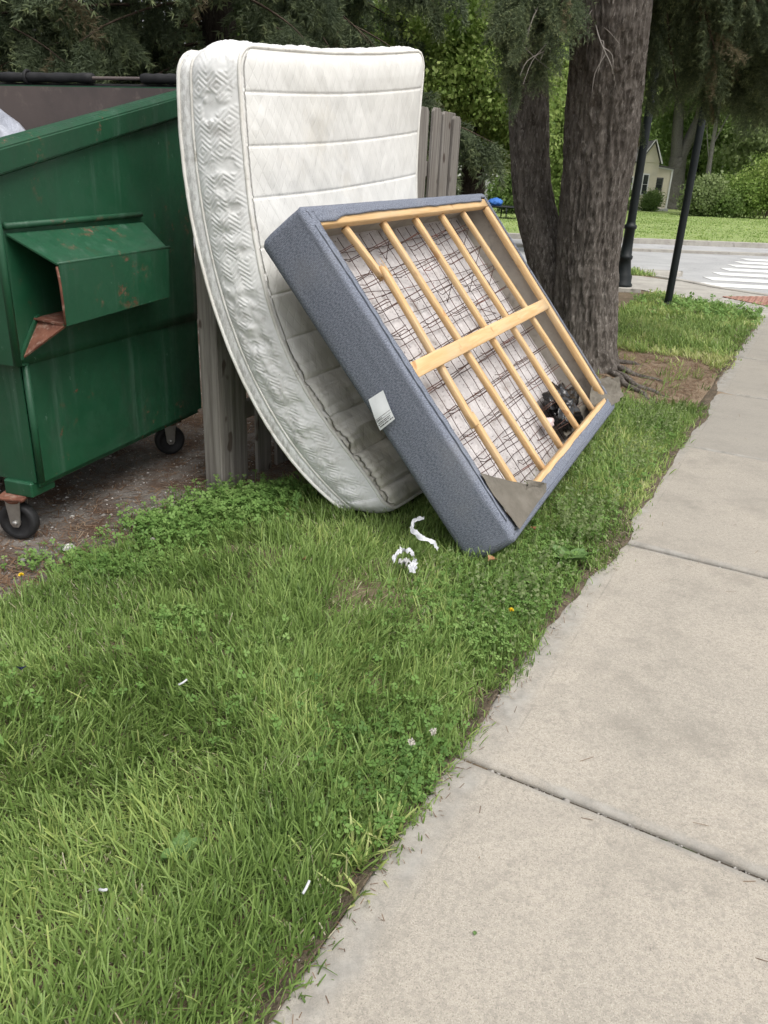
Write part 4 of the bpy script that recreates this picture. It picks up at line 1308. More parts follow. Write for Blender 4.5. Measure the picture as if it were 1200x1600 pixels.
def leaves_np(C, size, r, droop=.6, tone0=.5, tvar=.2):
    n = len(C)
    d = r.normal(size=(n, 3)); d[:, 2] -= droop; d /= np.linalg.norm(d, axis=1)[:, None]
    s = np.cross(d, r.normal(size=(n, 3))); s /= np.linalg.norm(s, axis=1)[:, None]
    up = np.cross(s, d)
    L = size * r.uniform(.6, 1.25, n)[:, None]
    W = L * r.uniform(.26, .42, n)[:, None]
    m = C + d * L * .45
    V = np.stack([C, m + s * W + up * L * .08, C + d * L - up * L * .06, m - s * W + up * L * .08], 1).reshape(-1, 3)
    tn = np.repeat(np.clip(np.asarray(tone0) + r.normal(0, tvar, n), 0, 1), 4)
    return V, np.arange(4 * n).reshape(-1, 4), tn

def leaf_crown(name, blobs, size, per, spread, parent, origin, mat_, seed, droop=.6, shell=.55):
    """blobs [(centre, radii, clusters, tone)]: leaf clusters spread through uneven lobes"""
    r = np.random.default_rng(seed)
    Cs, tones = [], []
    for c, rad, n, tn in blobs:
        d = r.normal(size=(n, 3)); d /= np.linalg.norm(d, axis=1)[:, None]
        rr = (shell + (1 - shell) * r.random(n)) ** 1.0 * (.75 + .5 * fbm(d[:, 0] * 3 + seed, d[:, 1] * 3 + d[:, 2] * 2, seed))
        cc = np.array(c) + d * rr[:, None] * np.array(rad)
        k = r.integers(per // 2, per * 3 // 2, n)
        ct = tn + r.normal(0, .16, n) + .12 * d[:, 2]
        Cs.append(np.repeat(cc, k, 0) + r.normal(size=(k.sum(), 3)) * np.array([spread, spread, spread * .55]))
        tones.append(np.repeat(ct, k))
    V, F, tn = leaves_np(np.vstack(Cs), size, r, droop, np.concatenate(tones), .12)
    return np_obj(name, V - origin, F, mat_, parent, False, {'tone': tn})

def limb_tubes(name, paths, radii, mat_, parent, origin, k=6):
    for p, rd in zip(paths, radii):
        P = smooth_path(p, 14)
        V, F = tube_np(P - origin, np.linspace(rd[0], rd[1], 14), k)
        np_obj(name, V, F, mat_, parent, True)

TPL = [spray_template(s, .030, .0050) for s in range(4)]
TPLc = [spray_template(10 + s, .046, .0105, 7, 17) for s in range(3)]

# the double-stemmed spruce the box spring leans towards
SO = np.array([1.45, 5.92, 0.0])
sp = thing('spruce_tree', 'large rough-barked double-stemmed spruce standing right behind the box spring', 'tree', loc=SO)
V, F = bark_np([(1.48, 5.95, -.10), (1.46, 5.95, .25), (1.415, 5.97, .85), (1.35, 5.85, 1.70), (1.24, 5.60, 2.40), (1.16, 5.5, 3.2), (1.1, 5.45, 5.0), (1.05, 5.45, 9)],
               [.245, .235, .212, .225, .228, .21, .17, .08], 520, 260, .026, 201, .028, (.42, .13, 5))
np_obj('trunk', V - SO, F, M['bark'], sp, True)
V, F = bark_np([(1.40, 6.08, .15), (1.30, 6.15, .50), (1.135, 6.25, .92), (.99, 6.3, 1.30), (.895, 6.3, 1.90), (.80, 6.3, 2.49), (.68, 6.32, 3.4), (.5, 6.35, 7)],
               [.165, .160, .150, .139, .130, .124, .115, .05], 380, 190, .020, 211, .027)
np_obj('second_stem', V - SO, F, M['bark'], sp, True)
limbs = []
def L(*p): limbs.append(smooth_path(p, 12))
r_ = np.random.default_rng(17)
# the spray hanging in front of the second stem
near_limbs = []
for q in range(11):
    x1, y1, z1 = r_.uniform(.52, 1.0), r_.uniform(5.25, 5.65), r_.uniform(1.90, 2.45)
    near_limbs.append(smooth_path([(.85, 6.1, 3.0 + .2 * r_.random()), (.85 + (x1 - .85) * .6, 5.75, 2.75), (x1, y1 + .05, z1 + .25), (x1 + r_.normal(0, .03), y1, z1)], 12))
limbs += near_limbs[:3]
# drooping limbs to the right
for q in range(60):
    x1 = r_.uniform(1.85, 3.9); y1 = r_.uniform(6.7, 8.3); z1 = r_.uniform(2.0, 2.95) + .08 * math.sin(x1 * 5)
    z0 = z1 + r_.uniform(.5, 1.1)
    L((1.25, 5.75, z0 + .2), (1.25 + (x1 - 1.25) * .4, 5.75 + (y1 - 5.75) * .4, z0 + .05), (1.25 + (x1 - 1.25) * .8, 5.75 + (y1 - 5.75) * .8, z1 + .25), (x1, y1, z1))
for q in range(18):  # upper limbs out of view, added to shade what lies below
    az = r_.uniform(0, 2 * math.pi); z0 = r_.uniform(3.4, 6.5); rr = r_.uniform(1.8, 3.0) * (1.1 - z0 / 12)
    x1, y1 = 1.1 + rr * math.sin(az), 5.6 + rr * math.cos(az)
    if y1 < 4.2 and x1 < 1.8: continue
    L((1.1, 5.6, z0 + .2), (1.1 + (x1 - 1.1) * .5, 5.6 + (y1 - 5.6) * .5, z0 + .1), (x1, y1, z0 - .45))
conifer_crown('crown', limbs, sp, SO, TPL, 301, .085, .75, (.8, 1.25))
conifer_crown('hanging_spray', near_limbs, sp, SO, TPL, 303, .045, .9, (.55, .85), .02, .20)  # needle tone lightened to make up for the canopy's shade
V, F = join_np([tube_np(p - SO, np.linspace(.022, .004, 12), 5, cap=False) for p in limbs])
tag(np_obj('limbs', V, F, M['twig'], sp, True), kind='stuff')
# bare dead twigs
tw = []
for (a, b, n) in (((1.05, 5.62, 2.62), (1.22, 5.25, 1.98), 7), ((.92, 5.6, 2.7), (.66, 5.3, 2.02), 6), ((1.0, 5.6, 2.6), (.80, 5.3, 2.0), 5), ((2.3, 7.0, 3.1), (2.62, 6.8, 2.4), 5)):
    a, b = np.array(a), np.array(b)
    main = smooth_path([a, (a + b) / 2 + r_.normal(0, .06, 3), b], 12)
    tw.append(tube_np(main, np.linspace(.006, .0018, 12), 5, cap=False))
    for q in range(n):
        t = r_.integers(3, 11); p = main[t]; d = (b - a) / np.linalg.norm(b - a) + r_.normal(0, .55, 3); d /= np.linalg.norm(d)
        ln = r_.uniform(.08, .28)
        tw.append(tube_np(smooth_path([p, p + d * ln * .5 + r_.normal(0, .015, 3), p + d * ln + np.array([0, 0, -.03])], 7), np.linspace(.003, .001, 7), 4, cap=False))
for V, F in tw:
    np_obj('dead_twig', V - SO, F, M['deadtwig'], sp, True)
# surface roots
for p in ([(1.66, 5.66, .02), (1.80, 5.42, .0), (1.92, 5.28, -.012), (2.02, 5.20, -.04)], [(1.68, 5.82, .03), (1.88, 5.72, .0), (2.05, 5.66, -.012), (2.22, 5.58, -.04)], [(1.6, 5.6, .04), (1.75, 5.25, .0), (1.85, 4.95, -.02)], [(1.7, 6.05, .03), (1.95, 6.2, .0), (2.2, 6.2, -.04)]):
    P = smooth_path(p, 20); P[:, 2] += gz(P[:, 0], P[:, 1]) + .012; P[:, 0] += .02 * np.sin(np.arange(20) * .9)
    V, F = tube_np(P - SO, np.linspace(.024, .009, 20), 8); np_obj('root', V, F, M['bark'], sp, True)

# the dense spruce behind the dumpster
def spruce(name, label, ox, oy, seed, z0, z1, nl, rad, tpl, step, sc, trunk_r=.2):
    O = np.array([ox, oy, 0.0]); r = np.random.default_rng(seed)
    t = thing(name, label, 'tree', loc=O, group=None)
    V, F = bark_np([(ox, oy, -.3), (ox + .05, oy, 2.5), (ox, oy, 6), (ox, oy, 11)], [trunk_r, trunk_r * .85, trunk_r * .6, .04], 90, 40, .02, seed, .05)
    np_obj('trunk', V - O, F, M['bark_dark'], t, True)
    limbs = []
    for q in range(nl):
        az = r.uniform(0, 2 * math.pi); z = z0 + (z1 - z0) * r.random() ** 2.9
        R = rad * (1.05 - .75 * (z - z0) / (z1 - z0)) * r.uniform(.6, 1.05)
        dx, dy = math.sin(az), math.cos(az)
        limbs.append(smooth_path([(ox, oy, z + .35), (ox + dx * R * .4, oy + dy * R * .4, z + .18), (ox + dx * R * .8, oy + dy * R * .8, z - .10), (ox + dx * R, oy + dy * R, z - .30)], 12))
    conifer_crown('crown', limbs, t, O, tpl, seed + 1, step, .7, sc)
    V, F = join_np([tube_np(p - O, np.linspace(.016, .003, 12), 5, cap=False) for p in limbs])
    tag(np_obj('limbs', V, F, M['twig'], t, True), kind='stuff')
    return t
spruce('spruce_tree', 'dense dark spruce with drooping boughs behind the dumpster', -1.9, 8.8, 401, 1.75, 8, 120, 3.0, TPLc, .115, (1.1, 1.8))
spruce('spruce_tree', 'dark spruce in the top left corner, behind the bin lid rod', -4.6, 8.4, 411, 1.7, 8, 105, 2.9, TPLc, .12, (1.1, 1.8))
spruce('spruce_tree', 'dark spruce further back whose boughs show above the mattress', -1.35, 11.6, 421, 2.0, 9, 85, 2.1, TPLc, .125, (1.2, 1.8))

def broadleaf(name, label, base, stem, stem_r, limbs, blobs, size, per, spread, lm, bk, seed, group=None, droop=.6):
    O = np.array(base, float)
    t = thing(name, label, 'tree', loc=O, group=group)
    V, F = bark_np(stem, stem_r, 80, 48, stem_r[0] * .09, seed, .05)
    np_obj('trunk', V - O, F, M[bk], t, True)
    limb_tubes('limb', [l[0] for l in limbs], [l[1] for l in limbs], M[bk], t, O)
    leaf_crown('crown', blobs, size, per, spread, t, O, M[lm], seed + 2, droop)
    return t
# bright maple seen between mattress and spruce
broadleaf('maple_tree', 'bright green maple with a dark forked trunk beyond the fence', (1.16, 13, -.1),
          [(1.18, 13, -.1), (1.16, 13, .6), (1.13, 13, 1.2), (1.11, 13, 1.6)], [.24, .21, .20, .17],
          [([(1.12, 13, 1.45), (.95, 12.9, 1.9), (.6, 12.8, 2.9), (.3, 12.6, 4.2)], (.11, .03)), ([(1.13, 13, 1.5), (1.3, 13, 2.1), (1.5, 13, 3.2), (1.7, 13, 4.6)], (.12, .03)), ([(1.12, 13, 1.5), (1.15, 13.2, 2.4), (1.0, 13.4, 4.0)], (.10, .03)), ([(1.0, 12.95, 1.25), (.8, 12.8, 1.45), (.65, 12.6, 1.9)], (.06, .02)), ([(1.2, 12.9, 1.7), (1.0, 12.4, 2.1), (.75, 12.0, 2.3)], (.05, .015))],
          [((.45, 12.1, 2.75), (.85, .8, .75), 190, .62), ((1.35, 12.0, 2.85), (.75, .8, .8), 190, .66), ((.9, 12.3, 3.8), (1.5, 1.3, .9), 220, .55), ((1.65, 12.6, 2.0), (.45, .6, .5), 80, .55), ((.2, 12.8, 2.1), (.6, .6, .5), 60, .32), ((1.2, 13.4, 4.8), (1.8, 1.6, 1.1), 160, .5), ((1.0, 14.2, 2.6), (1.3, .6, 1.2), 150, .28)],
          .066, 75, .15, 'maple', 'bark_dark', 501, droop=.9)
broadleaf('young_maple', 'bright yellow-green young maple seen between the two spruce stems', (3.9, 19.2, -.1),
          [(3.9, 19.2, -.3), (3.85, 19.2, 1.2), (3.8, 19.2, 2.5)], [.09, .08, .05], [([(3.85, 19.2, 1.5), (3.6, 19, 2.4), (3.5, 18.9, 3.4)], (.04, .01))],
          [((3.7, 19, 2.9), (.9, .8, 1.2), 170, .72), ((3.9, 19.1, 1.5), (.8, .8, .8), 130, .55), ((4.4, 19.4, 3.6), (1.0, .8, 1.0), 120, .6), ((3.4, 19.2, 4.4), (1.1, .9, 1.0), 110, .6)], .11, 60, .24, 'maple', 'bark_dark', 511, droop=.8)
FG = fz
def fl(x, y): return float(fz(np.array(x), np.array(y) - slope * (x - 6)))
# big trees far behind
broadleaf('far_tree', 'huge forked grey-trunked tree right behind the cream house', (20.2, 62, 0),
          [(20.2, 62, 0), (20.2, 62, 2), (20.15, 62, 3.8)], [.85, .66, .55],
          [([(20.1, 62, 3.4), (19.7, 62, 6), (19.4, 62, 9), (19.2, 62, 13)], (.48, .2)), ([(20.2, 62, 3.4), (21.0, 62, 6), (21.7, 62, 8.5), (22.4, 62, 12)], (.45, .18)), ([(21, 62, 6), (20.5, 61, 8), (20, 60, 10)], (.15, .05))],
          [((17.5, 61, 11), (4, 3, 3.5), 150, .45), ((23, 60, 9.5), (3.5, 3, 3), 150, .5), ((20, 63, 15), (6, 4, 4), 170, .45), ((15, 63, 8), (3, 3, 2.6), 80, .35)], .36, 45, .75, 'leaf_pale', 'bark_grey', 521)
broadleaf('far_tree', 'slim pale-trunked tree standing in the shrubs beyond the crossing', (18.2, 50, .2),
          [(18.25, 50, .1), (18.2, 50, 2), (18.1, 50, 4), (18.0, 50, 8)], [.16, .14, .12, .06],
          [([(18.1, 50, 4), (18.5, 49.6, 5.5), (19, 49.5, 6.4)], (.05, .02)), ([(18.15, 50, 3), (17.7, 49.8, 4.2), (17.4, 49.7, 5.3)], (.04, .015))],
          [((18.2, 50, 8.5), (3, 2.4, 2.2), 120, .5), ((20.2, 49.5, 7), (2, 2, 1.6), 70, .5)], .30, 40, .5, 'leaf_pale', 'bark_grey', 531)
for k, (x, y, h, lab, lm, tn) in enumerate([
        (27, 58, 11, 'tall pale green tree at the right edge behind the shrubs', 'leaf_pale', .5),
        (24.5, 70, 13, 'mid green tree filling the gap right of the cream house', 'leaf_mid', .5),
        (12.5, 66, 12, 'leafy tree rising directly behind the cream house roof', 'leaf_mid', .4),
        (7.5, 48, 9, 'mid green tree just left of the second spruce stem', 'leaf_mid', .5),
        (1.5, 44, 10, 'shady tree far behind the fence end', 'leaf_mid', .38),
        (-6, 40, 11, 'dark green tree far behind the dumpster spruces', 'leaf_mid', .3),
        (34, 66, 13, 'tree beyond the right end of the lawn', 'leaf_pale', .45),
        (31, 52, 9, 'rounded tree at the far right of the lawn', 'leaf_mid', .5)]):
    r = np.random.default_rng(600 + k)
    bl = [((x + r.normal(0, 1.2), y + r.normal(0, 1), h * f), (h * .30 * r.uniform(.8, 1.2), h * .26, h * .20), 120, tn + r.normal(0, .08)) for f in (.28, .45, .58, .72, .88)]
    broadleaf('far_tree', lab, (x, y, 0), [(x, y, 0), (x + .1, y, h * .3), (x, y, h * .7)], [h * .03, h * .022, h * .008],
              [([(x, y, h * .3), (x + 1, y, h * .5), (x + 1.8, y, h * .7)], (.12, .03)), ([(x, y, h * .25), (x - 1.2, y, h * .45), (x - 1.8, y, h * .7)], (.12, .03))], bl, .32, 38, .55, lm, 'bark_dark', 610 + k * 5)
# shrubs
def shrub(label, x, y, w, h, seed, lm='leaf_mid', tone=.55, size=.22, n=170):
    z = fl(x, y); O = np.array([x, y, z])
    t = thing('shrub', label, 'shrub', loc=O)
    r = np.random.default_rng(seed)
    limb_tubes('stem', [[(x, y, z - .05), (x + r.normal(0, .2) * w, y + r.normal(0, .1) * w, z + h * .4), (x + r.normal(0, .5) * w, y, z + h * .85)] for q in range(4)], [(.03, .01)] * 4, M['twig'], t, O, 5)
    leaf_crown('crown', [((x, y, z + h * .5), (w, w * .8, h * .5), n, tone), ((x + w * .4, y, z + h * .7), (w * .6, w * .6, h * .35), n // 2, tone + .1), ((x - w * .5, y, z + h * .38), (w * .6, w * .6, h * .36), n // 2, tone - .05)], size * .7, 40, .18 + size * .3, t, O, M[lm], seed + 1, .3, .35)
shrub('tall bright yellow-green shrub at the right edge beyond the lawn', 21.4, 48.5, 1.7, 3.7, 701, 'maple', .55)
shrub('bright green shrub right of the slim pale trunk', 19.4, 48.2, 1.2, 2.4, 703, 'maple', .42)
shrub('low green shrub behind the leaning black pole', 17.2, 47.5, .9, 2.0, 705, 'leaf_pale', .55)
shrub('shrub at the foot of the slim pale trunk', 18.4, 47.6, .8, 1.4, 707, 'leaf_mid', .5)
shrub('dark green bush against the cream house wall', 15.9, 52.6, .28, 1.1, 709, 'leaf_mid', .25, .15, 110)
shrub('light green bush at the left corner of the cream house', 14.0, 52.4, .5, 1.2, 711, 'leaf_pale', .6, .16, 100)
shrub('bush behind the trampoline, between the maple and the spruce stem', 5.6, 37.5, 1.3, 2.1, 713, 'leaf_mid', .4)
shrub('green shrub seen low between the two spruce stems', 6.0, 30.5, .8, 1.7, 715, 'leaf_mid', .45, .18)
shrub('broad hedge-like shrub at the far right end of the lawn', 25.5, 49.5, 2.6, 3.2, 717, 'leaf_mid', .55, .24, 220)
# the wood behind everything
r = np.random.default_rng(777)
n = 26000
x = r.uniform(-70, 110, n); y = 82 + r.uniform(0, 14, n) + np.abs(x - 20) * .05
top = 9 + 7 * fbm(x * .08, x * 0, 91, 4)
z = top * r.random(n) ** .8
V, F, tn = leaves_np(np.stack([x, y, z], -1), 1.5, r, .3, np.clip(.4 + .4 * (fbm(x * .2, z * .3, 93) - .5), 0, 1), .15)
tag(np_obj('distant_wood', V, F, M['leaf_mid'], None, False, {'tone': tn}), 'mass of green woodland closing the view behind the house', 'woodland', kind='stuff')

# ------------------------------------------------------------------ house, shed, trampoline
def house():
    Z0 = fl(16.5, 54) - .1
    O = np.array([16.55, 54.0, Z0])
    t = thing('house', 'small cream clapboard house with a steep gable across the lawn', 'house', loc=O)
    def wallbox(nm, x0, x1, y0, y1, h):
        bm = bmesh.new(); bm_box(bm, ((x0 + x1) / 2, (y0 + y1) / 2, .25 + h / 2), (x1 - x0, y1 - y0, h), 0)
        w = bm_obj(nm, bm, M['siding'], t)
        n_ = int(h / .14)
        for q in range(n_):
            z = .25 + (q + .5) * .14
            b = bmesh.new()
            bm_plate(b, [(x0 - .012, y0 - .022, z - .07), (x1 + .012, y0 - .022, z - .07), (x1 + .012, y0 - .004, z + .066), (x0 - .012, y0 - .004, z + .066)], .012, (0, -1, 0))
            bm_plate(b, [(x1 + .022, y0 - .012, z - .07), (x1 + .022, y1, z - .07), (x1 + .004, y1, z + .066), (x1 + .004, y0 - .012, z + .066)], .012, (1, 0, 0))
            bmesh.ops.recalc_face_normals(b, faces=b.faces)
            bm_obj('clapboard', b, M['siding'], w)
        return w
    wallbox('wall', -2.25, -.05, .3, 6, 2.72)
    wallbox('wing_wall', -.03, 1.05, .9, 5, 2.40)
    box('foundation', (-.6, 2.9, .10), (3.36, 5.0, .32), M['foundation'], t, .01)
    # gable
    bm = bmesh.new()
    bm_plate(bm, [(-1.32, .28, 2.97), (-.02, .28, 2.97), (-.55, .28, 4.15)], .05, (0, -1, 0)); bmesh.ops.recalc_face_normals(bm, faces=bm.faces)
    g = bm_obj('gable', bm, M['siding'], t)
    for q in range(8):
        z = 3.02 + q * .14; f = (z - 2.97) / 1.18
        xa, xb = -1.32 + .77 * f, -.02 - .53 * f
        bm = bmesh.new(); bm_plate(bm, [(xa, .262, z - .06), (xb, .262, z - .06), (xb - .05, .275, z + .07), (xa + .08, .275, z + .07)], .01, (0, -1, 0)); bmesh.ops.recalc_face_normals(bm, faces=bm.faces)
        bm_obj('clapboard', bm, M['siding'], g)
    def slopeplate(nm, p, mt): return plate(nm, p, .07, mt, t)
    slopeplate('roof', [(-.55, .1, 4.22), (-.55, 5.9, 4.22), (.08, 5.9, 2.92), (.08, .1, 2.92)], M['roof'])
    slopeplate('roof', [(-.55, .1, 4.22), (-.55, 5.9, 4.22), (-1.42, 5.9, 2.92), (-1.42, .1, 2.92)], M['roof'])
    slopeplate('roof', [(-2.5, .1, 2.95), (-1.30, .1, 2.98), (-1.05, 3.0, 4.0), (-2.5, 3.0, 4.0)], M['roof'])
    slopeplate('wing_roof', [(-.03, .75, 2.86), (1.18, .75, 2.70), (1.18, 5, 2.70), (-.03, 5, 2.86)], M['roof'])
    plate('rake_board', [(-.55, .085, 4.26), (-.50, .085, 4.26), (.13, .085, 2.90), (.03, .085, 2.90)], .03, M['trim'], t)
    plate('rake_board', [(-.60, .085, 4.26), (-.55, .085, 4.26), (-1.40, .085, 2.90), (-1.48, .085, 2.90)], .03, M['trim'], t)
    box('corner_board', (1.06, .87, 1.44), (.10, .06, 2.4), M['trim'], t, .004)
    box('eave_board', (.55, .85, 2.66), (1.1, .05, .09), M['trim'], t, .004, Matrix.Rotation(.12, 4, 'Y'))
    def window(x, y, z, w, h, fr):
        f = box('window', (x, y, z), (w + .14, .05, h + .14), M['trim'] if fr else M['roof'], t, .006)
        box('pane', (x, y - .030, z + h / 4), (w, .012, h / 2 - .025), M['glass'], f, .002)
        box('pane', (x, y - .030, z - h / 4), (w, .012, h / 2 - .025), M['glass'], f, .002)
    window(.28, .868, 1.72, .46, .64, False)
    window(-.75, .270, 1.65, .30, 1.15, True)
    window(-1.85, .270, 1.55, .5, .95, True)
house()
def shed():
    O = np.array([3.9, 39, fl(3.9, 39)])
    t = thing('shed', 'small white shed with a flat roof far behind the trampoline', 'shed', loc=O)
    box('wall', (0, 0, .75), (.9, .8, 1.5), M['trim'], t, .01)
    box('roof', (.02, -.05, 1.56), (1.1, 1.0, .10), M['trim'], t, .01)
    box('door', (.1, -.42, .65), (.4, .04, 1.2), M['foundation'], t, .01)
    O2 = np.array([1.5, 31, fl(1.5, 31)])
    t2 = thing('garage', 'white-walled garage half hidden between fence end and maple trunk', 'garage', loc=O2)
    box('wall', (0, 1.5, 1.05), (1.9, 3, 2.1), M['trim'], t2, .01)
    plate('roof', [(-1.1, -.2, 2.1), (1.1, -.2, 2.1), (1.1, 1.5, 2.9), (-1.1, 1.5, 2.9)], .08, M['roof'], t2)
    plate('roof', [(-1.1, 3.2, 2.1), (1.1, 3.2, 2.1), (1.1, 1.5, 2.9), (-1.1, 1.5, 2.9)], .08, M['roof'], t2)
    box('door', (-.1, -.03, .95), (1.2, .05, 1.8), M['foundation'], t2, .01)
shed()
TO = np.array([4.15, 32.5, fl(4.15, 32.5)])
tr = thing('trampoline', 'low dark trampoline frame on the lawn across the street', 'trampoline', loc=TO)
a = np.linspace(0, 2 * np.pi, 28, endpoint=False)
tube('frame_ring', np.stack([.95 * np.cos(a), .7 * np.sin(a), 0 * a + .42], -1), .035, M['blackmetal'], tr, 6, True)
V, F = lathe_np([(.001, .415), (.4, .41), (.88, .42)], 28); V[:, 1] *= .74
np_obj('jumping_mat', V, F, M['blackplastic'], tr, True)
for q in (.5, 1.6, 2.6, 3.7, 4.7, 5.8):
    x, y = .95 * math.cos(q), .7 * math.sin(q)
    tube('leg', [(x, y, .42), (x * 1.04, y * 1.04, .03)], .028, M['blackmetal'], tr, 6)
V, F = blob((0, 0, 0), (.30, .2, .17), 12, 18, .35)
bt = np_obj('blue_tarp', V, F, M['bluecloth'], None, True); bt.location = TO + np.array([-.42, -.1, .56])
tag(bt, 'crumpled bright blue cloth lying on the trampoline', 'cloth')

# ------------------------------------------------------------------ posts at the corner
LO = np.array([3.285, 11.64, -.01])
lp = thing('lamp_post', 'black lamp post with a moulded base on a concrete footing, beside the big spruce', 'lamp post', loc=LO)
box('footing', (.03, 0, .02), (.42, .42, .07), M['kerb'], lp, .01)
V, F = lathe_np([(.0, .05), (.155, .05), (.155, .09), (.135, .11), (.135, .20), (.115, .23), (.095, .34), (.085, .42), (.10, .44), (.10, .475), (.082, .49), (.075, .62), (.070, .83), (.088, .845), (.088, .885), (.066, .90), (.062, .93)], 20)
np_obj('base', V, F, M['blackmetal'], lp, True)
V, F = lathe_np([(.060, .92), (.056, 2.0), (.050, 3.5), (.045, 3.7)], 16); np_obj('shaft', V, F, M['blackmetal'], lp, True)
V, F = lathe_np([(.0, 3.68), (.09, 3.70), (.10, 3.76), (.14, 4.15), (.17, 4.2), (.05, 4.38), (.02, 4.5), (0, 4.5)], 12); np_obj('lantern', V, F, M['blackmetal'], lp, True)
SPo = np.array([3.51, 10.19, -.015])
spn = thing('sign_post', 'plain black round post in the grass near the crossing', 'post', loc=SPo)
V, F = lathe_np([(.046, 0), (.046, 2.9), (.040, 2.93), (0, 2.94)], 16); np_obj('pole', V, F, M['blackmetal'], spn, True)
V, F = lathe_np([(.0, .05), (.052, .05), (.075, .035), (.078, .0)], 16); np_obj('collar', V, F, M['blackmetal'], spn, True)
bm = bmesh.new(); bm_box(bm, (-.10, .02, .012), (.10, .06, .04), .01); bm_obj('anchor', bm, M['blackmetal'], spn)

# ------------------------------------------------------------------ grass and small plants
def edge_dist(x, y):
    """metres to the left of the pavement's edge"""
    return -((x - W0[0]) * WN[0] + (y - W0[1]) * WN[1])
def overgrow(y):
    return .045 * sstep(2.3, 2.8, y) * sstep(5.8, 4.8, y)
def lawn_mask(x, y):
    ok = (pad_inside(x, y) < -.01) & (edge_dist(x, y) > .10 * (fbm(x * 4.5, y * 4.5, 141) - .56) - overgrow(y))
    ok &= ~((x > 3.55) & (y > 11.95 - (x - 3.6) * 2.5)) & (y < 12.15)
    b = bare_inside(x, y)
    ok &= (b < .0) | (rng.random(np.shape(x)) < .06)
    # trodden thin spots
    thin = fbm(x * 3.1 + 7, y * 3.1, 151, 3)
    ok &= (thin < .69) | (rng.random(np.shape(x)) < .25)
    ok &= np.hypot(x - 1.46, y - 5.95) > .36
    return ok
def in_view(x, y, m=.7):
    """keep to the stretch of lawn the photograph can see, and a margin round it"""
    return (x > -.62 * y - m) & (x < .52 * y + .25 + m)

def blades_np(x, y, z, L, Wd, az, lean, droop, tone, tipw):
    n = len(x)
    ts = np.array([0, .38, .72, 1.0])
    hd = np.stack([np.sin(az), np.cos(az), 0 * az], -1)
    fz_ = az + rng.normal(0, .7, n)
    wd = np.stack([np.cos(fz_), -np.sin(fz_), 0 * az], -1)
    rows = []
    for t, wp in zip(ts, (.75, 1.0, .8, None)):
        h = L * np.sin(lean) * t ** 1.35
        v = L * np.cos(lean) * t - L * droop * t ** 2.2
        p = np.stack([x, y, z + v], -1) + hd * h[:, None]
        w = (Wd * (tipw if wp is None else wp) / 2)[:, None]
        rows.append(p - wd * w); rows.append(p + wd * w)
    V = np.stack(rows, 1).reshape(-1, 3)
    b = np.arange(n)[:, None] * 8
    F = np.stack([b + np.array([[0, 1, 3, 2]]), b + np.array([[2, 3, 5, 4]]), b + np.array([[4, 5, 7, 6]])], 1).reshape(-1, 4)
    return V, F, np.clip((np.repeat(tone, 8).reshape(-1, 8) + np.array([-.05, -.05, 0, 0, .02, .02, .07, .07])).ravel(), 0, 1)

def grass_zone(x0, x1, y0, y1, dens, Lm, Wm, per, seed, mask=lawn_mask, zf=gz, cull=True, spread=.022):
    r = np.random.default_rng(seed)
    nc = int((x1 - x0) * (y1 - y0) * dens / per)
    cx = r.uniform(x0, x1, nc); cy = r.uniform(y0, y1, nc)
    if cull:
        k = in_view(cx, cy); cx, cy = cx[k], cy[k]
    k = mask(cx, cy); cx, cy = cx[k], cy[k]
    nc = len(cx)
    az0 = 2 * np.pi * fbm(cx * 1.3, cy * 1.3, 161, 3) * 1.6 + r.normal(0, .5, nc)
    ctone = r.normal(0, .11, nc)
    k = r.integers(max(1, per // 2), per * 3 // 2 + 1, nc)
    I = np.repeat(np.arange(nc), k); n = len(I)
    x = cx[I] + r.normal(0, spread, n); y = cy[I] + r.normal(0, spread, n)
    tall = .72 + .62 * fbm(x * 1.9, y * 1.9, 171, 3)
    edge = np.clip(edge_dist(x, y), 0, 1)
    tall = tall * (.72 + .28 * sstep(0, .22, edge)) * np.where(edge_dist(x, y) < 0, .6, 1)
    L = Lm * tall * r.uniform(.45, 1.25, n)
    Wd = Wm * r.uniform(.55, 1.3, n)
    az = az0[I] + r.normal(0, 1.15, n)
    lean = np.clip(np.abs(r.normal(.62, .36, n)), 0, 1.35)
    droop = np.clip(r.normal(.12, .12, n), 0, .4)
    patch_ = fbm(x * 1.1 + 3, y * 1.1, 181, 4)
    fine = fbm(x * 5 + 3, y * 5, 183, 2)
    tone = .44 + 1.05 * (patch_ - .5) + .35 * (fine - .5) + ctone[I] + r.normal(0, .10, n)
    tone = np.clip(tone, .02, .84)
    straw = r.random(n) < (.05 + .28 * sstep(.55, .68, fbm(x * 2.2, y * 2.2, 191, 3)))
    tone = np.where(straw, r.uniform(.87, 1.0, n), tone)
    lean = np.where(straw, np.clip(lean + .45, 0, 1.4), lean)
    L = np.where(straw, L * .7, L); Wd = np.where(straw, Wd * .7, Wd)
    tipw = np.where(r.random(n) < .45, .6, .12)
    z = zf(x, y) - .004
    z = np.where((edge_dist(x, y) < .0) & (y < 9.6) & (y > 0), .003, z)
    return blades_np(x, y, z, L, Wd, az, lean, droop, tone, tipw)
def joinb(zs):
    Vs, Fs, Ts, o = [], [], [], 0
    for V, F, T in zs:
        Vs.append(V); Fs.append(F + o); Ts.append(T); o += len(V)
    return np.vstack(Vs), np.vstack(Fs), np.concatenate(Ts)
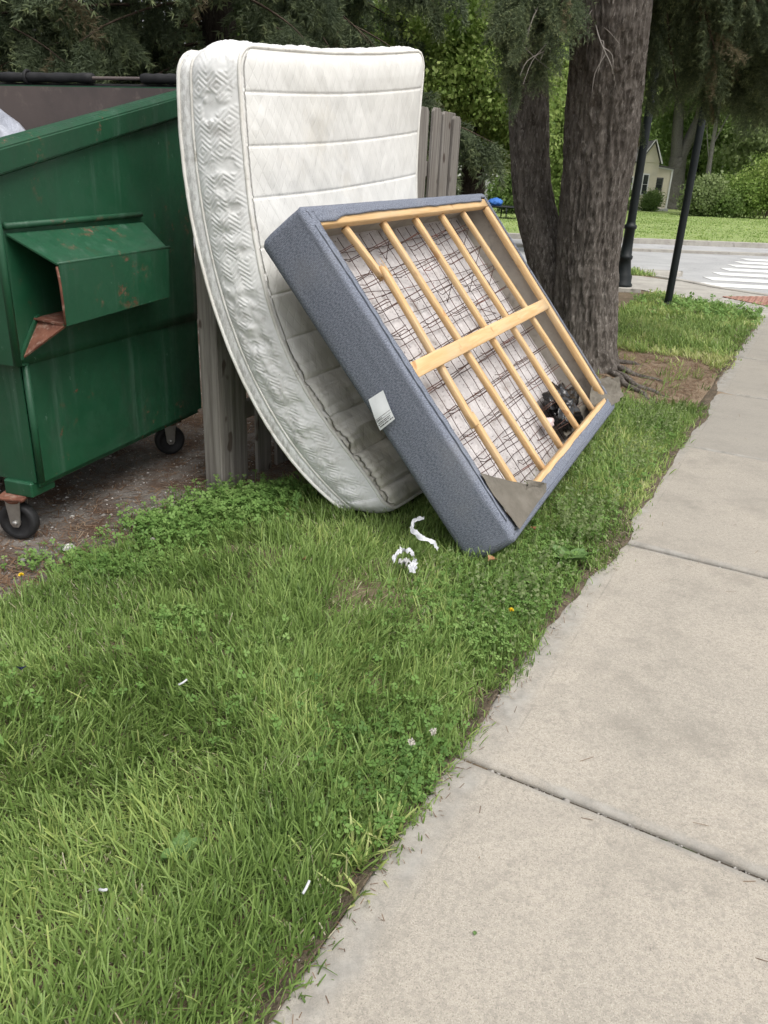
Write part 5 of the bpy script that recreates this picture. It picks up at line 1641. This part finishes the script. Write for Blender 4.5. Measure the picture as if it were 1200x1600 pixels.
zones = [grass_zone(-2.2, 1.2, .45, 2.3, 25000, .074, .0040, 13, 901, spread=.019),
         grass_zone(-2.2, 1.6, 2.3, 3.6, 18000, .082, .0042, 13, 902, spread=.019),
         grass_zone(-1.0, 3.2, 3.6, 6.2, 10000, .095, .0055, 8, 903),
         grass_zone(.2, 5.0, 6.2, 9.0, 4200, .085, .009, 8, 904, spread=.03),
         grass_zone(-2.0, 5.2, 9.0, 12.2, 2400, .085, .013, 8, 905, spread=.04),
         grass_zone(-2.2, 1.4, .45, 3.6, 6000, .035, .0040, 5, 907, spread=.03),
         ]
# a few lime-green coarse tufts by the pavement
def tuft(cx, cy, n, Lm, seed):
    r = np.random.default_rng(seed)
    return blades_np(cx + r.normal(0, .018, n), cy + r.normal(0, .018, n), np.full(n, float(gz(cx, cy))), Lm * r.uniform(.5, 1.1, n), np.full(n, .0062), r.uniform(0, 6.28, n), np.abs(r.normal(.6, .3, n)), np.full(n, .15), np.clip(r.normal(.78, .04, n), 0, .85), np.full(n, .08))
for q, (a, b) in enumerate([(.02, 1.24), (-.005, 1.17), (.05, 1.28), (-.03, 1.10), (.0, 1.205)]):
    zones.append(tuft(a, b, 16, .085, 950 + q))
V, F, T = joinb(zones)
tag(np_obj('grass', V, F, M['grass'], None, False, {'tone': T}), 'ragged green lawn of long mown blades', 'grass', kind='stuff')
def verge_mask(x, y): return (x < 4.5 - np.abs(y - 14.0) * .6) & (y > 13.9 + .014 * (3.4 - x)) & (y < 14.75)
V, F, T = grass_zone(-2, 4.6, 13.8, 14.9, 2400, .10, .018, 8, 906, verge_mask, lambda x, y: x * 0 - .008, False, .05)
tag(np_obj('grass', V, F, M['grass'], None, False, {'tone': np.clip(T + .1, 0, .85)}), 'thin strip of grass between the cross street and its footpath', 'grass', kind='stuff')
# lawn texture on the far side
def far_mask(x, y): return y > 23.8 + slope * (x - 6)
V, F, T = grass_zone(2, 26, 23, 50, 60, .06, .035, 6, 908, far_mask, lambda x, y: fz(x, y - slope * (x - 6)), False, .25)
tag(np_obj('grass', V, F, M['grass'], None, False, {'tone': np.clip(.55 + .3 * (T - .5), 0, .84)}), 'short grass on the lawn across the street', 'grass', kind='stuff')

def clover_np(cx, cy, r, hgt=.05, size=.010):
    n = len(cx); h = hgt * r.uniform(.5, 1.2, n)
    az = r.uniform(0, 2 * np.pi, n); s = size * r.uniform(.7, 1.3, n)
    tilt = r.normal(0, .35, (n, 2)); z0 = gz(cx, cy)
    Vs, Ts = [], []
    base_t = np.clip(.5 + 1.0 * (fbm(cx * 4, cy * 4, 195) - .5) + r.normal(0, .16, n), 0, 1)
    for k in range(3):
        a = az + k * 2.094
        d = np.stack([np.cos(a), np.sin(a)], -1); e = np.stack([-np.sin(a), np.cos(a)], -1)
        def P(u, v, up):
            q = d * (u * s)[:, None] + e * (v * s)[:, None]
            return np.stack([cx + q[:, 0], cy + q[:, 1], z0 + h + (q * tilt).sum(1) + up * s], -1)
        Vs.append(np.stack([P(.05, 0, 0), P(.75, .62, .18), P(1.15, .0, .02), P(.75, -.62, .18)], 1))
        Ts.append(np.repeat(base_t, 4))
    w = .0011
    Vs.append(np.stack([np.stack([cx - w, cy, z0], -1), np.stack([cx + w, cy, z0], -1), np.stack([cx + w, cy, z0 + h], -1), np.stack([cx - w, cy, z0 + h], -1)], 1)); Ts.append(np.full(4 * n, .4))
    V = np.concatenate(Vs).reshape(-1, 3)
    return V, np.arange(len(V)).reshape(-1, 4), np.concatenate(Ts)
cl = []
r = np.random.default_rng(33)
for (x, y, sx, sy, n, h, sz) in [(-.86, 2.83, .12, .10, 700, .055, .011), (-.66, 3.02, .13, .12, 900, .075, .012), (-.52, 3.16, .10, .09, 500, .07, .011), (-1.0, 2.50, .17, .07, 650, .04, .010), (-.62, 2.06, .06, .05, 90, .055, .009),
                                 (.06, 1.50, .12, .12, 300, .045, .009), (.14, 1.36, .09, .10, 170, .040, .009), (.02, 1.28, .08, .08, 80, .045, .009), (.30, 2.15, .15, .15, 700, .05, .008), (.48, 2.40, .13, .15, 700, .05, .008), (.62, 2.72, .12, .16, 600, .05, .008), (.92, 3.05, .14, .2, 500, .05, .008), (1.2, 3.7, .18, .3, 700, .05, .009), (1.6, 4.4, .2, .3, 600, .05, .009), (-1.05, 1.5, .1, .1, 120, .06, .011), (-.3, 1.75, .3, .2, 160, .06, .010)]:
    x_, y_ = r.normal(x, sx, n), r.normal(y, sy, n)
    k = (edge_dist(x_, y_) > -.01) & (np.abs(x_ - x) < 2.3 * sx)
    cl.append(clover_np(x_[k], y_[k], r, h, sz))
x_, y_ = r.normal(3.95, .35, 500), r.normal(9.9, .5, 500); k = edge_dist(x_, y_) > -.02
cl.append(clover_np(x_[k], y_[k], r, .07, .03))
V, F, T = joinb(cl)
tag(np_obj('clover', V, F, M['clover'], None, False, {'tone': T}), 'patches of small-leaved clover and weeds in the lawn', 'clover', kind='stuff')

# seeding weeds beside the pavement
def weed_np(x, y, r, h):
    Vs = []
    n = len(x); z0 = gz(x, y)
    H = h * r.uniform(.6, 1.3, n); az = r.uniform(0, 6.28, n); ln = r.uniform(.0, .35, n)
    for k in range(7):
        t = .35 + .65 * (k + r.random(n)) / 7
        px, py, pz = x + np.sin(az) * ln * H * t, y + np.cos(az) * ln * H * t, z0 + H * t
        C = np.stack([px, py, pz], -1)
        Vl, Fl, _ = leaves_np(C, .016, r, -.2)
        Vs.append(Vl.reshape(-1, 4, 3))
    V = np.concatenate(Vs).reshape(-1, 3)
    return V, np.arange(len(V)).reshape(-1, 4), np.repeat(np.clip(r.normal(.75, .2, len(V) // 4), 0, 1), 4)
x_ = np.concatenate([r.normal(.85, .16, 260), r.normal(1.35, .25, 420), r.normal(.5, .12, 160), r.normal(1.75, .2, 200)]); y_ = np.concatenate([r.normal(2.95, .2, 260), r.normal(3.9, .4, 420), r.normal(2.35, .2, 160), r.normal(4.6, .2, 200)])
k = (edge_dist(x_, y_) > .03)
V, F, T = weed_np(x_[k], y_[k], r, .10)
tag(np_obj('seeding_weeds', V, F, M['leaf_pale'], None, False, {'tone': T}), 'pale seeding weeds along the pavement edge', 'weeds', kind='stuff')

# broad plantain, flower stalk, dandelions, clover heads
def plantain(label, x, y, n, L, seed):
    r = np.random.default_rng(seed); z = float(gz(x, y)); t = thing('plantain', label, 'weed', loc=(x, y, z))
    for q in range(n):
        az = q * 6.28 / n + r.normal(0, .2); l = L * r.uniform(.7, 1.15); up = r.uniform(.45, .9)
        u = np.linspace(0, 1, 9); v = np.linspace(-1, 1, 5); U, Vv = np.meshgrid(u, v, indexing='ij')
        w = .30 * l * np.sin(np.pi * np.clip(U * .9 + .08, 0, 1)) ** .8 * np.where(U < .25, .25 + 3 * U * U / .0625 * .25, 1)
        R = l * U * math.cos(up * .7); Z = .02 + l * U * math.sin(up) - .35 * l * U ** 2 * up + np.abs(Vv) * .012
        X = R * math.sin(az) + w * Vv * math.cos(az); Y = R * math.cos(az) - w * Vv * math.sin(az)
        np_obj('leaf', np.stack([X, Y, Z], -1).reshape(-1, 3), grid_faces(9, 5), M['plantain'], t, True)
    return t
pl_ = plantain('broad-leaved plantain at the pavement edge below the box spring', .70, 2.62, 7, .085, 51)
tube('seed_stalk', [(-.02, -.02, .02), (-.05, -.09, .06), (-.07, -.16, .085)], [.0018, .0018, .0035], M['deadtwig'], pl_, 5)
plantain('low plantain rosette deep in the foreground grass', -.38, 1.17, 5, .05, 52)
def dandelion(label, x, y, seed):
    z = float(gz(x, y)); t = thing('dandelion', label, 'flower', loc=(x, y, z))
    tube('stem', [(0, 0, 0), (.004, 0, .04), (.008, .002, .085)], .0014, M['plantain'], t, 5)
    r = np.random.default_rng(seed); C = np.zeros((60, 3)); d = r.normal(size=(60, 3)); d[:, 2] = np.abs(d[:, 2]) + .25; d /= np.linalg.norm(d, axis=1)[:, None]
    s = np.cross(d, r.normal(size=(60, 3))); s /= np.linalg.norm(s, axis=1)[:, None]
    V = np.stack([C, d * .007 + s * .0018, d * .011, d * .007 - s * .0018], 1).reshape(-1, 3) + np.array([.008, .002, .085])
    np_obj('petals', V, np.arange(240).reshape(-1, 4), M['yellow'], t)
dandelion('yellow dandelion at the edge of the gravel, far left', -1.22, 2.27, 1)
dandelion('tiny yellow flower in the weeds near the pavement', .41, 2.12, 2)
def clover_head(label, x, y, seed):
    z = float(gz(x, y)); t = thing('clover_flower', label, 'flower', loc=(x, y, z))
    tube('stem', [(0, 0, 0), (.003, 0, .03), (.004, .002, .065)], .001, M['plantain'], t, 5)
    r = np.random.default_rng(seed); d = r.normal(size=(70, 3)); d /= np.linalg.norm(d, axis=1)[:, None]
    V, F, _ = leaves_np(d * .005, .007, r, -.3); np_obj('petals', V + np.array([.004, .002, .068]), F, M['cloverflower'], t)
clover_head('white clover head nearer the pavement joint', .145, 1.535, 3)
clover_head('white clover head left of its twin by the pavement', .09, 1.49, 4)

# ------------------------------------------------------------------ litter
def scrap(label, pts, w, seed, mat_='paper'):
    """a crumpled torn strip along a path"""
    P = smooth_path(pts, 26); r = np.random.default_rng(seed)
    T = np.gradient(P, axis=0); T /= np.linalg.norm(T, axis=1)[:, None]
    s = np.cross(T, [0, 0, 1.]); s /= np.linalg.norm(s, axis=1)[:, None]
    rows = []
    ww = w * (.35 + 1.0 * vnoise(np.arange(26) * .35, np.zeros(26), seed)) * np.sin(np.linspace(.25, np.pi - .2, 26)) ** .5
    for v in np.linspace(-1, 1, 9):
        up = .030 * (fbm(np.arange(26) * .45, np.full(26, v * 2.1 + 3), seed + 1, 3) - .35) + .004 * np.sin(v * 5 + np.arange(26) * .8)
        jag = 1 + (.9 * (r.random(26) - .5) if abs(v) == 1 else .2 * (r.random(26) - .5))
        rows.append(P + s * (ww * v * jag)[:, None] + np.array([0, 0, 1.]) * up[:, None])
    V = np.array(rows); o = V.reshape(-1, 3).mean(0)
    ob = np_obj('paper_scrap', V.reshape(-1, 3) - o, grid_faces(9, 26), M[mat_], None, False)
    ob.location = o
    return tag(ob, label, 'litter')
scrap('long twisted strip of torn white paper on the grass', [(.155, 2.70, .115), (.118, 2.70, .10), (.112, 2.655, .085), (.145, 2.60, .08), (.185, 2.575, .075), (.205, 2.55, .055)], .016, 3)
scrap('smaller torn white paper scrap with grey inside, nearer the camera', [(.040, 2.44, .06), (.065, 2.465, .085), (.10, 2.47, .085), (.115, 2.46, .07)], .011, 5)
scrap('white paper end sticking out of the grass below the smaller scrap', [(.115, 2.43, .07), (.112, 2.40, .06), (.10, 2.375, .05)], .012, 7)
scrap('grey underside of torn paper between the white scraps', [(.06, 2.44, .055), (.085, 2.435, .06), (.11, 2.43, .05)], .018, 9, 'foundation')
def butt(label, x, y, az, L=.026):
    z = float(gz(x, y)) + .05
    V, F = tube_np([(-L / 2 * math.sin(az), -L / 2 * math.cos(az), 0), (0, 0, .002), (L / 2 * math.sin(az), L / 2 * math.cos(az), .008)], .0028, 8)
    o = np_obj('cigarette_butt', V, F, M['paper'], None, True); o.location = (x, y, z); tag(o, label, 'litter')
butt('white cigarette butt in the middle of the lawn', -.52, 1.71, .9)
butt('cigarette butt on the bare patch by the pavement edge', -.115, 1.075, .4)
butt('stubby white butt low in the bottom left grass', -.50, 1.05, 1.9, .018)
def leaf_thing(label, x, y, z, s, seed, mt='deadleaf'):
    r = np.random.default_rng(seed)
    u = np.linspace(0, 1, 9); v = np.linspace(-1, 1, 7); U, Vv = np.meshgrid(u, v, indexing='ij')
    w = s * .42 * np.sin(np.pi * (U * .92 + .04)) * (1 + .18 * np.sin(U * 25))
    V = np.stack([s * (U - .5), w * Vv, .22 * s * Vv ** 2 + .12 * s * np.sin(U * 3)], -1).reshape(-1, 3)
    o = np_obj('fallen_leaf', V, grid_faces(9, 7), M[mt], None, True)
    o.location = (x, y, z); o.rotation_euler = (r.normal(0, .3), r.normal(0, .3), r.uniform(0, 6)); tag(o, label, 'leaf')
leaf_thing('brown dry leaf in the grass right below the box spring corner', .40, 2.51, .045, .045, 1)
leaf_thing('small orange-brown leaf near the plantain', .60, 2.80, .05, .03, 2)
leaf_thing('small tan leaf in the grass left of the paper scraps', -.27, 2.42, .06, .022, 3)
leaf_thing('dark blue wrapper scrap in the grass at the left edge', -.95, 1.70, .055, .035, 6, 'bluewrap') if 'bluewrap' in M else None
leaf_thing('tiny green sprig lying on the nearest pavement slab', .21, 1.02, .004, .009, 7, 'plantain')

# pebbles on the pad, in the joints and along the edge; needle litter
def pebbles(pts, s, seed):
    r = np.random.default_rng(seed); n = len(pts)
    base = np.array([(1, 0, 0), (-1, 0, 0), (0, 1, 0), (0, -1, 0), (0, 0, .7), (0, 0, -.5)], float)
    tri = np.array([(0, 2, 4), (2, 1, 4), (1, 3, 4), (3, 0, 4), (2, 0, 5), (1, 2, 5), (3, 1, 5), (0, 3, 5)])
    a = r.uniform(0, 6.28, n); c_, s_ = np.cos(a), np.sin(a)
    sz = s * r.lognormal(0, .45, n)
    B = base[None] * r.uniform(.6, 1.3, (n, 6, 1))
    X = (B[..., 0] * c_[:, None] - B[..., 1] * s_[:, None]); Y = (B[..., 0] * s_[:, None] + B[..., 1] * c_[:, None])
    V = np.stack([X, Y, B[..., 2] * .8], -1) * sz[:, None, None] + pts[:, None]
    F = (tri[None] + np.arange(n)[:, None, None] * 6).reshape(-1, 3)
    return V.reshape(-1, 3), F, np.repeat(np.clip(r.normal(.45, .25, n), 0, 1), 6)
r = np.random.default_rng(61)
x_ = r.uniform(-2.4, -.3, 7000); y_ = r.uniform(1.8, 5.0, 7000); k = pad_inside(x_, y_) > -.03
P1 = np.stack([x_[k], y_[k], gz(x_[k], y_[k]) + .006], -1)
t_ = r.uniform(.0, 9, 900); d_ = r.normal(.004, .016, 900)
e_ = W0 + np.outer(t_, WE) + np.outer(d_, WN)
P2 = np.c_[e_, np.where(d_ > .0, .001, -.006)]
jj = []
for q in range(7):
    tq = .785 + (q - 1) * SLABL
    u = r.uniform(0, 1.5, 260)
    e_ = W0 + np.outer(tq + r.normal(0, .004, 260), WE) + np.outer(u, WN); jj.append(np.c_[e_, np.full(260, -.014)])
P3 = np.vstack(jj)
z1 = pebbles(P1, .0042, 1); z2 = pebbles(P2, .0026, 2); z3 = pebbles(P3, .0030, 3)
big = np.array([(-.97, 2.92, -.045), (-1.06, 2.86, -.045), (-1.2, 2.62, -.04), (-.9, 2.70, -.03), (-1.32, 2.5, -.04), (-1.45, 2.45, -.04), (-.8, 3.2, -.05), (2.05, 5.45, .0), (.845, 2.72, .002)])
z4 = pebbles(big, .016, 4)
V, F, T = joinb([z1, z2, z3, z4])
tag(np_obj('pebbles', V, F, M['pebble'], None, False, {'tone': T}), 'small pale pebbles and grit on the pad and in the joints', 'gravel', kind='stuff')
# soil creeping over the pavement's edge
ts = np.arange(0, 9.2, .02)
wid = .006 + .062 * np.clip(fbm(ts * 2.3, ts * 0, 241, 4) - .40, 0, 1) * 2 + .012 * (fbm(ts * 14, ts * 0, 243, 2) - .5)
rows_ = []
for f, zz_ in ((-.05, -.022), (-.02, -.006), (0, .004), (.45, .0055), (.8, .004), (1.0, .0012)):
    ye = W0[1] + ts * WE[1]
    off = np.where(f <= 0, f, f * (np.maximum(wid * (.25 + .75 * sstep(.2, 1.4, ts)), .003) + overgrow(ye)))
    e_ = W0 + ts[:, None] * WE + (np.zeros_like(ts) + off)[:, None] * WN
    rows_.append(np.c_[e_, zz_ + .002 * (fbm(ts * 30, ts * 0 + f, 245, 2) - .5)])
tag(np_obj('edge_soil', np.array(rows_).reshape(-1, 3), grid_faces(6, len(ts)), M['edgesoil'], None, True), 'strip of soil spilling over the pavement edge', 'soil', kind='stuff')
# soil filling the joints
for q in range(8):
    tq = .785 + (q - 2) * SLABL
    bm = bmesh.new(); bm_box(bm, (.775, tq, -.032), (1.55, .0155, .03), 0)
    jo = bm_obj('joint_soil', bm, M['jointdirt'], pav)
def needles_flat(x, y, z, r, L=.055, w=.0016):
    n = len(x); a = r.uniform(0, 6.28, n); l = L * r.uniform(.4, 1.3, n)
    d = np.stack([np.cos(a) * l / 2, np.sin(a) * l / 2, r.normal(0, .004, n)], -1); s = np.stack([-np.sin(a) * w, np.cos(a) * w, 0 * a], -1)
    c = np.stack([x, y, z], -1)
    V = np.stack([c - d - s, c - d + s, c + d + s, c + d - s], 1).reshape(-1, 3)
    return V, np.arange(4 * n).reshape(-1, 4), np.repeat(np.clip(r.normal(.5, .25, n), 0, 1), 4)
x_ = r.uniform(-2.4, -.2, 26000); y_ = r.uniform(2.0, 5.2, 26000)
w_ = pad_inside(x_, y_)
k = (w_ > -.05) & (r.random(26000) < .25 + .9 * np.exp(-np.abs(w_ - .1) / .16) + .5 * (fbm(x_ * 2, y_ * 2, 3) > .55))
A = needles_flat(x_[k], y_[k], gz(x_[k], y_[k]) + .010, r)
x_ = r.uniform(.8, 3.0, 9000); y_ = r.uniform(4.6, 7.4, 9000); k = (bare_inside(x_, y_) > -.05) & (edge_dist(x_, y_) > .03)
B = needles_flat(x_[k], y_[k], gz(x_[k], y_[k]) + .012, r, .07, .002)
t_ = r.uniform(0, 9, 2600); d_ = r.normal(.0, .03, 2600); e_ = W0 + np.outer(t_, WE) + np.outer(d_, WN)
Cn = needles_flat(e_[:, 0], e_[:, 1], np.where(d_ > 0, .004, -.004), r, .016, .0007)
t_ = r.uniform(0, 6, 110); d_ = r.uniform(.03, 1.4, 110); e_ = W0 + np.outer(t_, WE) + np.outer(d_, WN)
Dn = needles_flat(e_[:, 0], e_[:, 1], np.full(110, .004), r, .03, .0008)
V, F, T = joinb([A, B, Cn, Dn])
tag(np_obj('needle_litter', V, F, M['litter'], None, False, {'tone': T}), 'brown fallen needles and dry stalks on the bare ground', 'litter', kind='stuff')

# kinds that repeat share a group
for pre, grp in (('far_tree', 'trees across the street'), ('shrub', 'shrubs across the street'), ('spruce_tree', 'spruces'), ('paper_scrap', 'torn paper scraps on the lawn'),
                 ('cigarette_butt', 'cigarette butts in the lawn'), ('fallen_leaf', 'fallen leaves'), ('dandelion', 'yellow flowers in the lawn'), ('clover_flower', 'clover heads'),
                 ('trash_bag', 'bags in the dumpster'), ('plantain', 'plantains in the lawn')):
    for o in bpy.data.objects:
        if o.parent is None and o.name.split('.')[0] == pre:
            o['group'] = grp
